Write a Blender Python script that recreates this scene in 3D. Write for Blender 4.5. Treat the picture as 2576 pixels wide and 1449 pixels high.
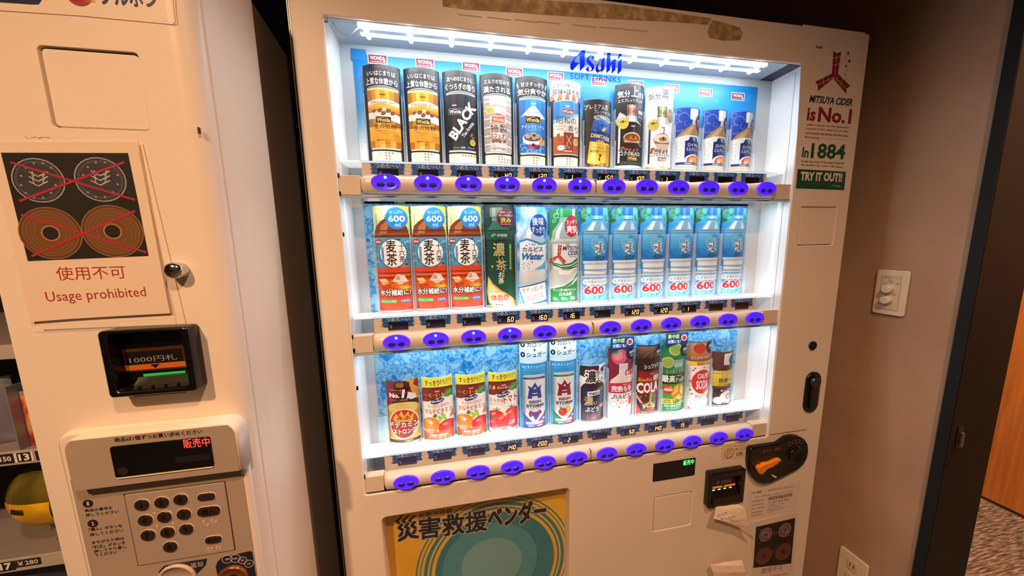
import bpy, bmesh, math, random
from mathutils import Vector, Matrix
for _o in list(bpy.data.objects): bpy.data.objects.remove(_o)
SC = bpy.context.scene
COL = bpy.context.collection
Z0 = 1.125                       # height of the middle button row above the floor
PI = math.pi
# ---------------------------------------------------------------- camera
RC = [[0.983434, 0.016201, -0.180541], [-0.040461, 0.990488, -0.131514], [0.176693, 0.136641, 0.974735]]
CP = Vector((-0.3198, -0.6934, 0.2008 + Z0))
FPX = 800.77
def _dir(cx, cy, cz):            # camera (right, down, forward) -> world (x right, y deep, z up)
    v = [sum(RC[k][j] * (cx, cy, cz)[k] for k in range(3)) for j in range(3)]
    return Vector((v[0], v[2], -v[1]))
cam_d = bpy.data.cameras.new('camera'); cam = bpy.data.objects.new('camera', cam_d); COL.objects.link(cam)
cam_d.sensor_fit = 'HORIZONTAL'; cam_d.sensor_width = 36; cam_d.lens = 36 * FPX / 2576; cam_d.clip_start = .01
_r, _u, _b = _dir(1, 0, 0), -_dir(0, 1, 0), -_dir(0, 0, 1)
cam.matrix_world = Matrix(((_r.x, _u.x, _b.x, CP.x), (_r.y, _u.y, _b.y, CP.y), (_r.z, _u.z, _b.z, CP.z), (0, 0, 0, 1)))
SC.camera = cam
# ---------------------------------------------------------------- light and exposure
SC.view_settings.view_transform = 'Standard'; SC.view_settings.look = 'None'
SC.view_settings.gamma = 1; SC.view_settings.use_curve_mapping = False
SC.view_settings.exposure = 0.0
W = bpy.data.worlds.new('world'); SC.world = W; W.use_nodes = True
W.node_tree.nodes['Background'].inputs[0].default_value = (1, .82, .68, 1)
W.node_tree.nodes['Background'].inputs[1].default_value = .05
WARM = (1, .60, .33)
def spot(loc, power, size=130, blend=.9, col=WARM, rad=.035, aim=None):
    d = bpy.data.lights.new('downlight', 'SPOT'); d.energy = power; d.color = col
    d.spot_size = math.radians(size); d.spot_blend = blend; d.shadow_soft_size = rad
    o = bpy.data.objects.new('downlight', d); COL.objects.link(o); o.location = loc
    if aim: o.rotation_euler = (Vector(aim) - Vector(loc)).to_track_quat('-Z', 'Y').to_euler()
    return o
def strip(loc, sx, sy, power, rot=(0, 0, 0), col=(.82, .93, 1)):
    d = bpy.data.lights.new('display_area_light', 'AREA'); d.shape = 'RECTANGLE'; d.size = sx; d.size_y = sy
    d.energy = power; d.color = col
    o = bpy.data.objects.new('display_area_light', d); COL.objects.link(o); o.location = loc; o.rotation_euler = rot
    return o
spot((-1.12, -1.35, Z0 + 1.40), 172, 150)
spot((-.05, -1.1, Z0 + 1.40), 98, 135, col=(1, .60, .38))
spot((1.75, -.35, Z0 + 1.40), 400, 120)
strip((-.022, .0120, Z0 + .6095), .915, .006, 2.6, (math.radians(14), 0, 0))
for _z, _p in ((.297, .95), (-.027, 1.05)): strip((0, .030, Z0 + _z), 1.0, .02, _p)  # area lights added under the two upper rails to brighten the rows below
for _z, _p in ((.3752, .36), (.0492, .48), (-.2783, .48)): strip((-.003, .0375, Z0 + _z), 1.03, .010, _p, (math.radians(180), 0, 0))  # uplights added along each shelf to even out the display lighting
# ---------------------------------------------------------------- helpers: objects
def link(name, me, parent=None):
    o = bpy.data.objects.new(name, me); COL.objects.link(o)
    if parent is not None: o.parent = parent
    return o
def tag(o, label=None, cat=None, group=None, kind=None):
    if label: o['label'] = label
    if cat: o['category'] = cat
    if group: o['group'] = group
    if kind: o['kind'] = kind
    return o
def thing(name, label, cat, loc=(0, 0, 0), group=None):
    o = bpy.data.objects.new(name, None); COL.objects.link(o); o.location = loc; o.empty_display_size = .02
    return tag(o, label, cat, group)
def rebase(t):                   # parts are modelled in world coordinates; move them under an Empty that has a place
    bpy.context.view_layer.update()
    for ch in t.children: ch.matrix_parent_inverse = t.matrix_world.inverted()
def dup(root, loc, label, group=None):
    r = root.copy(); COL.objects.link(r); r.location = loc; r['label'] = label
    if group: r['group'] = group
    for ch in list(root.children):
        c = ch.copy(); COL.objects.link(c); c.parent = r
        for g in ch.children:
            d = g.copy(); COL.objects.link(d); d.parent = c
    return r
# ---------------------------------------------------------------- helpers: materials
def lin(h):
    h = h.lstrip('#'); v = [int(h[i:i + 2], 16) / 255 for i in (0, 2, 4)]
    return tuple(c / 12.92 if c <= .04045 else ((c + .055) / 1.055) ** 2.4 for c in v)
_M = {}
def C(h, rough=.5, emit=0, metal=0, name=None, spec=.5):
    key = (h, rough, emit, metal, spec)
    if key in _M: return _M[key]
    m = bpy.data.materials.new(name or 'colour_' + h.lstrip('#')); m.use_nodes = True
    b = m.node_tree.nodes['Principled BSDF']; c = lin(h)
    b.inputs['Base Color'].default_value = (*c, 1); b.inputs['Roughness'].default_value = rough
    b.inputs['Metallic'].default_value = metal; b.inputs['Specular IOR Level'].default_value = spec
    if emit:
        b.inputs['Emission Color'].default_value = (*c, 1); b.inputs['Emission Strength'].default_value = emit
    _M[key] = m; return m
def nodes(name):
    m = bpy.data.materials.new(name); m.use_nodes = True
    return m, m.node_tree, m.node_tree.nodes['Principled BSDF']
def N(t, kind, **kw):
    n = t.nodes.new(kind)
    for k, v in kw.items():
        if k in n.inputs.keys(): n.inputs[k].default_value = v
        else: setattr(n, k, v)
    return n
def ramp(t, fac, stops):
    r = t.nodes.new('ShaderNodeValToRGB'); e = r.color_ramp.elements
    e[0].position, e[0].color = stops[0][0], (*lin(stops[0][1]), 1)
    e[1].position, e[1].color = stops[-1][0], (*lin(stops[-1][1]), 1)
    for p, c in stops[1:-1]:
        x = e.new(p); x.color = (*lin(c), 1)
    t.links.new(fac, r.inputs[0]); return r.outputs[0]
def noisy(name, stops, scale=60, rough=.5, bump=.0, detail=3, stretch=(1, 1, 1), kind='noise', metal=0, bscale=None, spec=.5):
    m, t, b = nodes(name)
    tc = N(t, 'ShaderNodeTexCoord'); mp = N(t, 'ShaderNodeMapping'); mp.inputs['Scale'].default_value = stretch
    t.links.new(tc.outputs['Object'], mp.inputs[0])
    if kind == 'noise':
        n = N(t, 'ShaderNodeTexNoise', Scale=scale, Detail=detail)
    else:
        n = N(t, 'ShaderNodeTexVoronoi', Scale=scale, feature='F1')
        d = N(t, 'ShaderNodeTexNoise', Scale=scale * .8, Detail=3)
        t.links.new(mp.outputs[0], d.inputs[0])
        mx = N(t, 'ShaderNodeMix', data_type='RGBA'); mx.inputs[0].default_value = .12
        t.links.new(mp.outputs[0], mx.inputs[6]); t.links.new(d.outputs[1], mx.inputs[7])
    t.links.new(mp.outputs[0] if kind == 'noise' else mx.outputs[2], n.inputs[0])
    t.links.new(ramp(t, n.outputs[0], stops), b.inputs['Base Color'])
    b.inputs['Roughness'].default_value = rough; b.inputs['Metallic'].default_value = metal
    b.inputs['Specular IOR Level'].default_value = spec
    if bump:
        n2 = N(t, 'ShaderNodeTexNoise', Scale=bscale or scale, Detail=2); t.links.new(tc.outputs['Object'], n2.inputs[0])
        bp = N(t, 'ShaderNodeBump', Strength=bump, Distance=.0006)
        t.links.new(n2.outputs[0], bp.inputs['Height']); t.links.new(bp.outputs[0], b.inputs['Normal'])
    return m
CREAM = noisy('cream_painted_steel', [(.3, '#e2d2bf'), (.7, '#e8d9c7')], 3, .38, .10, bscale=900, spec=.35)
CREAM2 = noisy('cream_plastic', [(.3, '#d9c9b6'), (.7, '#dccdba')], 4, .35)
HOOD = noisy('beige_panel_plastic', [(.3, '#a39080'), (.7, '#ab9988')], 5, .5, .08, bscale=1200)
DARKSIDE = C('#6d6259', .5, name='machine_side_steel')
WHITE = C('#eef2f4', .35, name='white_lining')
LINING = C('#c9ced2', .4, name='grey_lining')
BLACK = C('#0b0b0c', .25, name='black_plastic')
CHROME = C('#c8c8c8', .15, 0, 1, name='chrome')
def ice(name, c0, c1, c2, scale):
    m, t, b = nodes(name); tc = N(t, 'ShaderNodeTexCoord')
    no = N(t, 'ShaderNodeTexNoise', Scale=scale * .9, Detail=4); t.links.new(tc.outputs['Object'], no.inputs[0])
    mx = N(t, 'ShaderNodeMix', data_type='RGBA'); mx.inputs[0].default_value = .07
    t.links.new(tc.outputs['Object'], mx.inputs[6]); t.links.new(no.outputs[1], mx.inputs[7])
    v = N(t, 'ShaderNodeTexVoronoi', Scale=scale, feature='DISTANCE_TO_EDGE'); t.links.new(mx.outputs[2], v.inputs[0])
    v2 = N(t, 'ShaderNodeTexVoronoi', Scale=scale * 1.9, feature='F1'); t.links.new(mx.outputs[2], v2.inputs[0])
    n3 = N(t, 'ShaderNodeTexNoise', Scale=scale * 1.3, Detail=3, Distortion=1.2); t.links.new(tc.outputs['Object'], n3.inputs[0])
    a = N(t, 'ShaderNodeMath', operation='MULTIPLY'); a.inputs[1].default_value = 1.1; t.links.new(v.outputs[0], a.inputs[0])
    s = N(t, 'ShaderNodeMath', operation='ADD'); t.links.new(a.outputs[0], s.inputs[0]); t.links.new(n3.outputs[0], s.inputs[1])
    s2 = N(t, 'ShaderNodeMath', operation='MULTIPLY_ADD'); s2.inputs[1].default_value = .35; t.links.new(v2.outputs[0], s2.inputs[0]); t.links.new(s.outputs[0], s2.inputs[2])
    t.links.new(ramp(t, s2.outputs[0], [(.45, c0), (.62, c1), (.74, c2), (.84, c1), (.98, c2)]), b.inputs['Base Color'])
    b.inputs['Roughness'].default_value = .5
    return m
ICE = ice('ice_cube_print', '#0568b8', '#2a8fd4', '#8fcbec', 24)
SEA = ice('sea_print', '#0a78c4', '#2f9fe0', '#a9dcf6', 60)
def sheer(name, col, alpha, rough=.1, emit=0):   # thin clear plastic or glass
    m = bpy.data.materials.new(name); m.use_nodes = True; t = m.node_tree; t.nodes.clear()
    o = N(t, 'ShaderNodeOutputMaterial'); tr = N(t, 'ShaderNodeBsdfTransparent'); p = N(t, 'ShaderNodeBsdfPrincipled')
    p.inputs['Base Color'].default_value = (*lin(col), 1); p.inputs['Roughness'].default_value = rough
    mx = N(t, 'ShaderNodeMixShader'); mx.inputs[0].default_value = alpha
    t.links.new(tr.outputs[0], mx.inputs[1]); t.links.new(p.outputs[0], mx.inputs[2]); t.links.new(mx.outputs[0], o.inputs[0])
    return m
def glassmat(name, amt=.05):
    m = bpy.data.materials.new(name); m.use_nodes = True; t = m.node_tree; t.nodes.clear()
    o = N(t, 'ShaderNodeOutputMaterial'); tr = N(t, 'ShaderNodeBsdfTransparent'); p = N(t, 'ShaderNodeBsdfGlossy')
    p.inputs['Roughness'].default_value = .02
    mx = N(t, 'ShaderNodeMixShader'); mx.inputs[0].default_value = amt
    t.links.new(tr.outputs[0], mx.inputs[1]); t.links.new(p.outputs[0], mx.inputs[2]); t.links.new(mx.outputs[0], o.inputs[0])
    return m
GLASS = glassmat('window_glass', .035)
CLEAR = sheer('clear_plastic', '#eef8ff', .35)
# ---------------------------------------------------------------- helpers: geometry
def AT(px, py, Y=0.0):           # point of the plane y = Y that the photograph shows at (px, py)
    d = _dir((px - 1288) / FPX, (py - 724.5) / FPX, 1); t = (Y - CP.y) / d.y
    return (CP.x + t * d.x, CP.z + t * d.z)
def RP(pts, Y):                  # upright rectangle through four photographed corners TL TR BR BL
    q = [AT(*p, Y) for p in pts]
    return ((q[0][0] + q[3][0]) / 2, (q[1][0] + q[2][0]) / 2, (q[2][1] + q[3][1]) / 2, (q[0][1] + q[1][1]) / 2)
def bm_obj(name, bm, m, parent=None, smooth=False):
    me = bpy.data.meshes.new(name); bm.normal_update(); bm.to_mesh(me); bm.free()
    for x in (m if isinstance(m, (list, tuple)) else [m]): me.materials.append(x)
    if smooth: me.polygons.foreach_set('use_smooth', [True] * len(me.polygons))
    return link(name, me, parent)
def box(bm, x0, x1, y0, y1, z0, z1, bev=0, mi=0):
    r = bmesh.ops.create_cube(bm, size=1); vs = r['verts']
    for v in vs:
        v.co = Vector((x0 if v.co.x < 0 else x1, y0 if v.co.y < 0 else y1, z0 if v.co.z < 0 else z1))
    fs = {f for v in vs for f in v.link_faces}
    for f in fs: f.material_index = mi
    if bev:
        es = list({e for v in vs for e in v.link_edges})
        bmesh.ops.bevel(bm, geom=es, offset=bev, segments=2, affect='EDGES', profile=.5)
def boxo(name, dims, m, parent=None, bev=0):
    bm = bmesh.new(); box(bm, *dims, bev=bev); return bm_obj(name, bm, m, parent)
def rrect(x0, x1, z0, z1, r=.004, n=5):
    pts = []
    for cx, cz, a in ((x1 - r, z1 - r, 0), (x0 + r, z1 - r, 90), (x0 + r, z0 + r, 180), (x1 - r, z0 + r, 270)):
        for k in range(n + 1):
            t = math.radians(a + 90 * k / n); pts.append((cx + r * math.cos(t), cz + r * math.sin(t)))
    return pts
def circ(cx, cz, rx, rz=None, n=24, a0=0):
    rz = rx if rz is None else rz
    return [(cx + rx * math.cos(a0 + 2 * PI * k / n), cz + rz * math.sin(a0 + 2 * PI * k / n)) for k in range(n)]
def plate(name, outline, m, y0, y1, parent=None, holes=(), bev=0.0):
    """plate in the xz plane from y0 (front) to y1 (back) with rounded front edges"""
    cu = bpy.data.curves.new(name, 'CURVE'); cu.dimensions = '2D'; cu.fill_mode = 'BOTH'
    for poly in (outline,) + tuple(holes):
        s = cu.splines.new('POLY'); s.points.add(len(poly) - 1); s.use_cyclic_u = True
        for i, (x, z) in enumerate(poly): s.points[i].co = (x, z, 0, 1)
    cu.extrude = max((y1 - y0) / 2 - bev, .00001); cu.bevel_depth = bev; cu.bevel_resolution = 1; cu.offset = -bev
    o = bpy.data.objects.new(name, cu); COL.objects.link(o)
    dg = bpy.context.evaluated_depsgraph_get(); me = bpy.data.meshes.new_from_object(o.evaluated_get(dg), depsgraph=dg)
    bpy.data.objects.remove(o); bpy.data.curves.remove(cu)
    ym = (y0 + y1) / 2
    for v in me.vertices: v.co = Vector((v.co.x, ym - v.co.z, v.co.y))
    me.materials.clear(); me.materials.append(m); me.name = name
    return link(name, me, parent)
def prism_x(bm, prof, x0, x1):   # profile [(y, z)] extruded along x
    a = [bm.verts.new((x0, y, z)) for y, z in prof]; b = [bm.verts.new((x1, y, z)) for y, z in prof]
    n = len(prof)
    for i in range(n): bm.faces.new((a[i], a[(i + 1) % n], b[(i + 1) % n], b[i]))
    bm.faces.new(a[::-1]); bm.faces.new(b)
def prism_z(bm, prof, z0, z1, cap=True):   # profile [(x, y)] extruded upwards
    a = [bm.verts.new((x, y, z0)) for x, y in prof]; b = [bm.verts.new((x, y, z1)) for x, y in prof]
    n = len(prof)
    for i in range(n if cap else n - 1): bm.faces.new((a[i], a[(i + 1) % n], b[(i + 1) % n], b[i]))
    if cap: bm.faces.new(a[::-1]); bm.faces.new(b)
def tube(bm, pts, r, n=8):
    rings = []
    for i, p in enumerate(pts):
        p = Vector(p); d = (Vector(pts[min(i + 1, len(pts) - 1)]) - Vector(pts[max(i - 1, 0)])).normalized()
        a = d.cross(Vector((0, .3, 1))).normalized(); b = d.cross(a)
        rings.append([bm.verts.new(p + a * r * math.cos(2 * PI * k / n) + b * r * math.sin(2 * PI * k / n)) for k in range(n)])
    for q, w in zip(rings, rings[1:]):
        for k in range(n): bm.faces.new((q[k], q[(k + 1) % n], w[(k + 1) % n], w[k]))
    bm.faces.new(rings[0][::-1]); bm.faces.new(rings[-1])
def turn(bm, cx, cz, prof, n=24, sx=1, sz=1, tilt=None):   # profile [(radius, y)] turned about an axis along y
    rings = []
    for r, y in prof:
        if r < 1e-6: rings.append([bm.verts.new((cx, y, cz))])
        else: rings.append([bm.verts.new((cx + sx * r * math.cos(2 * PI * k / n), y, cz + sz * r * math.sin(2 * PI * k / n))) for k in range(n)])
    for q, w in zip(rings, rings[1:]):
        for k in range(n):
            a, b = q[k % len(q)], q[(k + 1) % len(q)]; c, d = w[(k + 1) % len(w)], w[k % len(w)]
            f = [];  [f.append(v) for v in (a, b, c, d) if v not in f]
            if len(f) > 2: bm.faces.new(f)
# ---------------------------------------------------------------- helpers: flat print
_G = {}
def glyphs(s, off, shear):
    key = (s, round(off, 4), shear)
    if key not in _G:
        c = bpy.data.curves.new('t', 'FONT'); c.body = s; c.resolution_u = 2; c.offset = off; c.shear = shear; c.align_x = 'CENTER'
        if '\n' in s: c.space_line = .98
        o = bpy.data.objects.new('t', c); COL.objects.link(o); dg = bpy.context.evaluated_depsgraph_get()
        me = bpy.data.meshes.new_from_object(o.evaluated_get(dg), depsgraph=dg)
        vs = [(v.co.x, v.co.y) for v in me.vertices]; fs = [tuple(p.vertices) for p in me.polygons]
        bpy.data.objects.remove(o); bpy.data.curves.remove(c); bpy.data.meshes.remove(me)
        xs = [v[0] for v in vs]; ys = [v[1] for v in vs]
        _G[key] = (vs, fs, (min(xs), max(xs), min(ys), max(ys)))
    return _G[key]
class Art:
    """flat print: coloured shapes laid over each other, then carried onto a surface"""
    def __init__(s, Y=0): s.ops = []; s.Y = Y; s.clip = None
    def poly(s, pts, col): s.ops.append((list(pts), [tuple(range(len(pts)))], col)); return s
    def rect(s, cx, cy, w, h, col, r=0):
        if r: return s.poly(rrect(cx - w / 2, cx + w / 2, cy - h / 2, cy + h / 2, r, 4), col)
        return s.poly([(cx - w / 2, cy - h / 2), (cx + w / 2, cy - h / 2), (cx + w / 2, cy + h / 2), (cx - w / 2, cy + h / 2)], col)
    def ell(s, cx, cy, rx, ry, col, rot=0, n=20):
        ry = rx if ry is None else ry; c, q = math.cos(rot), math.sin(rot)
        return s.poly([(cx + x * c - y * q, cy + x * q + y * c) for x, y in circ(0, 0, rx, ry, n)], col)
    def ring(s, cx, cy, rx, ry, t, col, n=32, a0=0, a1=360):
        f = []; v = []; m = max(2, int(n * (a1 - a0) / 360))
        for k in range(m + 1):
            a = math.radians(a0 + (a1 - a0) * k / m)
            v += [(cx + rx * math.cos(a), cy + ry * math.sin(a)), (cx + (rx - t) * math.cos(a), cy + (ry - t) * math.sin(a))]
            if k: f.append((2 * k - 2, 2 * k, 2 * k + 1, 2 * k - 1))
        s.ops.append((v, f, col)); return s
    def line(s, p, q, t, col):
        dx, dy = q[0] - p[0], q[1] - p[1]; L = math.hypot(dx, dy) or 1; nx, ny = -dy / L * t / 2, dx / L * t / 2
        return s.poly([(p[0] - nx, p[1] - ny), (q[0] - nx, q[1] - ny), (q[0] + nx, q[1] + ny), (p[0] + nx, p[1] + ny)], col)
    def grad(s, cx, cy, w, h, c0, c1, n=8):      # printed colour run, bottom c0 to top c1
        a = [int(c0[i:i + 2], 16) for i in (1, 3, 5)]; b = [int(c1[i:i + 2], 16) for i in (1, 3, 5)]
        for k in range(n):
            f = (k + .5) / n; c = '#%02x%02x%02x' % tuple(int(round(x + (y - x) * f)) for x, y in zip(a, b))
            s.rect(cx, cy - h / 2 + h * (k + .5) / n, w, h / n * 1.01, c)
        return s
    def hgrad(s, cx, cy, w, h, cols):            # run of equal columns
        n = len(cols)
        for k, c in enumerate(cols): s.rect(cx - w / 2 + w * (k + .5) / n, cy, w / n * 1.01, h, c)
        return s
    def text(s, t, cx, cy, w, h, col, bold=.0, rot=0, shear=0, out=None, vert=False):
        if vert: t = '\n'.join(t)
        cjk = any(ord(ch) > 0x2000 for ch in t)      # heavy weights of the eastern letters: small displaced strokes, no swelling
        v, f, (x0, x1, y0, y1) = glyphs(t, 0 if cjk else bold, shear)
        if w is None: w = (x1 - x0) * h / (y1 - y0)
        if h is None: h = (y1 - y0) * w / (x1 - x0)
        sx, sy = w / (x1 - x0), h / (y1 - y0); mx, my = (x0 + x1) / 2, (y0 + y1) / 2; c, q = math.cos(rot), math.sin(rot)
        def put(v, f, col):
            p = [((x - mx) * sx, (y - my) * sy) for x, y in v]
            s.ops.append(([(cx + x * c - y * q, cy + x * q + y * c) for x, y in p], f, col))
        def fat(d, n, col):
            for k in range(n): a = 2 * PI * (k + .5) / n; put([(x + d * math.cos(a), y + d * math.sin(a)) for x, y in v], f, col)
        if out:
            if cjk: fat(bold * .6 + out[1], 8, out[0])
            else: g = glyphs(t, bold + out[1], shear); put(g[0], g[1], out[0])
        if cjk and bold >= .03: fat(bold * .5, 4, col)
        else: put(v, f, col)
        return s
    # drawing by photographed position on the plane y = self.Y
    def P(s, p): return AT(p[0], p[1], s.Y)
    def ppoly(s, pts, col): return s.poly([s.P(p) for p in pts], col)
    def pline(s, p, q, tpx, col):
        a, b = s.P(p), s.P(q); k = math.dist(a, b) / max(1e-6, math.dist(p, q)); return s.line(a, b, tpx * k, col)
    def scale(s, p): a, b = s.P((p[0], p[1] - 10)), s.P((p[0], p[1] + 10)); return abs(a[1] - b[1]) / 20
    def pcirc(s, p, rpx, col, t=0):
        c = s.P(p); r = rpx * s.scale(p)
        return s.ring(c[0], c[1], r, r, t * s.scale(p), col) if t else s.ell(c[0], c[1], r, r, col, n=28)
    def ptext(s, t, pl, pr, hpx, col, **kw):     # between two photographed points
        a, b = s.P(pl), s.P(pr); m = ((pl[0] + pr[0]) / 2, (pl[1] + pr[1]) / 2)
        return s.text(t, (a[0] + b[0]) / 2, (a[1] + b[1]) / 2, math.dist(a, b), hpx * s.scale(m), col, rot=math.atan2(b[1] - a[1], b[0] - a[0]), **kw)
    def build(s, name, parent=None, fmap=None, cuts=None, unit=1, eps=.00003, lim=None):
        mats = []; idx = {}; V = []; F = []; MI = []
        seen = []; cell = {}
        for (v, f, col) in s.ops:
            x0, x1 = min(p[0] for p in v), max(p[0] for p in v); y0, y1 = min(p[1] for p in v), max(p[1] for p in v)
            L = 0
            for (a0, a1, b0, b1, l) in seen:
                if l >= L and a0 < x1 and x0 < a1 and b0 < y1 and y0 < b1: L = l + 1
            seen.append((x0, x1, y0, y1, L))
            m = col if not isinstance(col, str) else C(col, .42)
            if m.name not in idx: idx[m.name] = len(mats); mats.append(m)
            b = len(V); V += [(x * unit, -(L + 1) * eps, y * unit) for x, y in v]
            F += [tuple(i + b for i in q) for q in f]; MI += [idx[m.name]] * len(f)
        me = bpy.data.meshes.new(name); me.from_pydata(V, [], F)
        for m in mats: me.materials.append(m)
        me.polygons.foreach_set('material_index', MI)
        if cuts or lim:
            bm = bmesh.new(); bm.from_mesh(me)
            if lim:
                for co, no in (((lim[0], 0, 0), (-1, 0, 0)), ((lim[1], 0, 0), (1, 0, 0)), ((0, 0, lim[2]), (0, 0, -1)), ((0, 0, lim[3]), (0, 0, 1))):
                    bmesh.ops.bisect_plane(bm, geom=bm.verts[:] + bm.edges[:] + bm.faces[:], plane_co=co, plane_no=no, clear_outer=True)
            for c in cuts or ():
                bmesh.ops.bisect_plane(bm, geom=bm.verts[:] + bm.edges[:] + bm.faces[:], plane_co=(c, 0, 0), plane_no=(1, 0, 0))
            bm.to_mesh(me); bm.free()
        if fmap:
            for v in me.vertices: v.co = fmap(v.co.x, v.co.y, v.co.z)
        else:
            for v in me.vertices: v.co.y += s.Y
        me.update(); return link(name, me, parent)
def K(ox, oy, sc):               # crop pixels -> photograph pixels
    return lambda *p: (ox + p[0] / sc, oy + p[1] / sc)
# ================================================================ the setting
def struct(name, dims, m, parent=None, bev=0):
    o = boxo(name, dims, m, parent, bev); o['kind'] = 'structure'; return o
WALLM = noisy('taupe_wall_paint', [(.35, '#a4866c'), (.65, '#ae8e73')], 6, .42, .25, bscale=260, spec=.3)
DARKWALL = noisy('dark_wall_paint', [(.3, '#3a3029'), (.7, '#443830')], 5, .7)
CARPET = noisy('striped_carpet', [(.36, '#2a2321'), (.5, '#5d4f48'), (.66, '#8d7a6e')], 55, .95, .8, 4, stretch=(.35, 3.2, 1), bscale=350)
WOOD = noisy('orange_wood_veneer', [(.3, '#a8672f'), (.55, '#b97539'), (.75, '#c4813f')], 9, .45, .05, 5, stretch=(9, 9, .35))
struct('floor', (-2.6, 2.4, -2.6, 1.3, -.05, 0), CARPET)
struct('ceiling', (-2.6, 2.4, -2.6, 1.3, Z0 + 1.45, Z0 + 1.5), DARKWALL)
struct('wall_back', (-2.6, 2.4, .95, 1.05, 0, Z0 + 1.45), DARKWALL)
struct('wall_left', (-2.6, -2.5, -2.6, .95, 0, Z0 + 1.45), DARKWALL)
struct('wall_far', (2.29, 2.39, -2.6, .95, 0, Z0 + 1.45), WOOD)
struct('wall_right', (.85, .985, -.163, .95, 0, Z0 + 1.45), WALLM)
struct('baseboard_far', (2.285, 2.291, -2.6, .95, 0, .012), C('#2a1a10', .6))
DFR = noisy('dark_metal_door_frame', [(.3, '#101315'), (.7, '#15191b')], 12, .6, spec=.2)
fr = struct('door_1', (.838, .992, -.183, -.1632, 0, Z0 + 1.1), DFR)
tag(struct('frame_face', (.8365, .84, -.183, -.1632, 0, Z0 + 1.1), C('#1a1e1f', .6, 0, 0, name='door_frame_steel', spec=.2), fr), 'lighter steel strip facing the alcove')
sp = AT(2412, 1100, -.183)
sk = boxo('strike_plate', (sp[0] - .008, sp[0] + .008, -.1845, -.183, sp[1] - .028, sp[1] + .028), C('#23282a', .3, 0, .6), fr); tag(sk, 'small steel strike plate')
boxo('latch_lip', (sp[0] + .003, sp[0] + .008, -.188, -.1845, sp[1] - .024, sp[1] + .012), C('#7e8a8c', .3, 0, .7), sk)

# wall plates on the right wall (faces -x); local frame u = -y, v = z
XW = .85
IVORY = noisy('ivory_plastic', [(.3, '#d8c8ae'), (.7, '#ddcdb4')], 20, .4)
IVORY2 = C('#cdbd9f', .45)
def wplate(t, y, z, w, h, m, d0, d1, name, bev=.002, r=.006):
    o = plate(name, rrect(-w / 2, w / 2, -h / 2, h / 2, r), m, 0, d1 - d0, t, bev=bev)
    for v in o.data.vertices: v.co = Vector((XW - d1 + v.co.y, y - v.co.x, z + v.co.z))
    return o
def wart(a, t, name, d):
    return a.build(name, t, fmap=lambda x, y, z: Vector((XW - d + y, -x, z)))
wz = Z0 + .053; wy = -.037
t = thing('dimmer_switch', 'ivory wall plate with two round knobs one above the other, on the taupe wall', 'switch', (XW, wy, wz))
wplate(t, wy, wz, .066, .122, IVORY, 0, .007, 'cover_plate')
wplate(t, wy, wz, .040, .092, IVORY2, .007, .0082, 'control_panel', .0005, .001)
for dz in (.010, -.020):
    bm = bmesh.new(); turn(bm, 0, 0, [(.0115, 0), (.0105, -.012), (.009, -.0135), (0, -.0135)], 20)
    k = bm_obj('knob', bm, IVORY, t)
    for v in k.data.vertices: v.co = Vector((XW - .0082 + v.co.y, wy + .002 - v.co.x, wz + dz + v.co.z))
a = Art(); u0 = -wy
a.rect(u0, wz, .0405, .0925, '#8e7d66'); a.rect(u0, wz, .0395, .0915, '#cdbd9f')
a.text('換気扇スイッチ', u0, wz + .041, .034, .0035, '#4a4034'); a.rect(u0 - .004, wz + .034, .002, .002, '#2c2620'); a.rect(u0 + .001, wz + .034, .002, .002, '#2c2620')
a.text('運転', u0, wz + .028, .008, .004, '#4a4034'); a.text('切', u0 - .012, wz + .025, .005, .004, '#4a4034'); a.text('強', u0 + .013, wz + .025, .007, .004, '#4a4034'); a.text('速調', u0 + .01, wz - .004, .008, .003, '#4a4034')
wart(a, t, 'control_print', .00825)
rebase(t)
oy, oz = .0, Z0 - .755
q = [atx_ for atx_ in (0,)]
t = thing('wall_outlet', 'ivory power outlet plate low on the taupe wall', 'outlet', (XW, -.043, Z0 - .816))
wplate(t, -.043, Z0 - .816, .070, .120, IVORY, 0, .007, 'cover_plate')
for dz in (.024, -.024):
    o = wplate(t, -.043, Z0 - .816 + dz, .026, .032, IVORY2, .007, .009, 'socket', .0008, .006)
    b2 = bmesh.new()
    for dy in (-.0045, .0045): box(b2, XW - .0093, XW - .0089, -.043 + dy - .001, -.043 + dy + .001, Z0 - .816 + dz - .005, Z0 - .816 + dz + .005)
    bm_obj('slot', b2, C('#1d1712', .8), o)
rebase(t)

# ================================================================ drinks vending machine
AX0, AX1, AZ1 = -.592, .722, Z0 + .704
vm = thing('drinks_vending_machine', 'cream drinks vending machine with a lit display window and three rows of blue buttons', 'vending machine', (0, 0, 0))
boxo('cabinet', (AX0 + .004, AX1 - .004, .100, .74, .02, AZ1 - .006), DARKSIDE, vm, .004)
WX0, WX1, WZ0, WZ1 = -.5368, .5352, Z0 - .3515, Z0 + .6195
psr = RP([(960, 1300), (1432, 1232), (1440, 1449), (975, 1449)], 0); psr = (-.5053, -.0535, Z0 - .80, Z0 - .4148)
sq1 = RP([(2015, 520), (2105, 522), (2095, 618), (2008, 615)], 0); sq2 = RP([(1647, 1252), (1740, 1238), (1737, 1320), (1644, 1336)], 0)
plate('door', rrect(AX0, AX1, .03, AZ1, .006, 3), CREAM, 0, .10, vm, holes=(rrect(WX0, WX1, WZ0, WZ1, .006, 3), rrect(*psr, .012, 5), rrect(*sq1, .005, 4), rrect(*sq2, .004, 4)), bev=.003)
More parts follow.
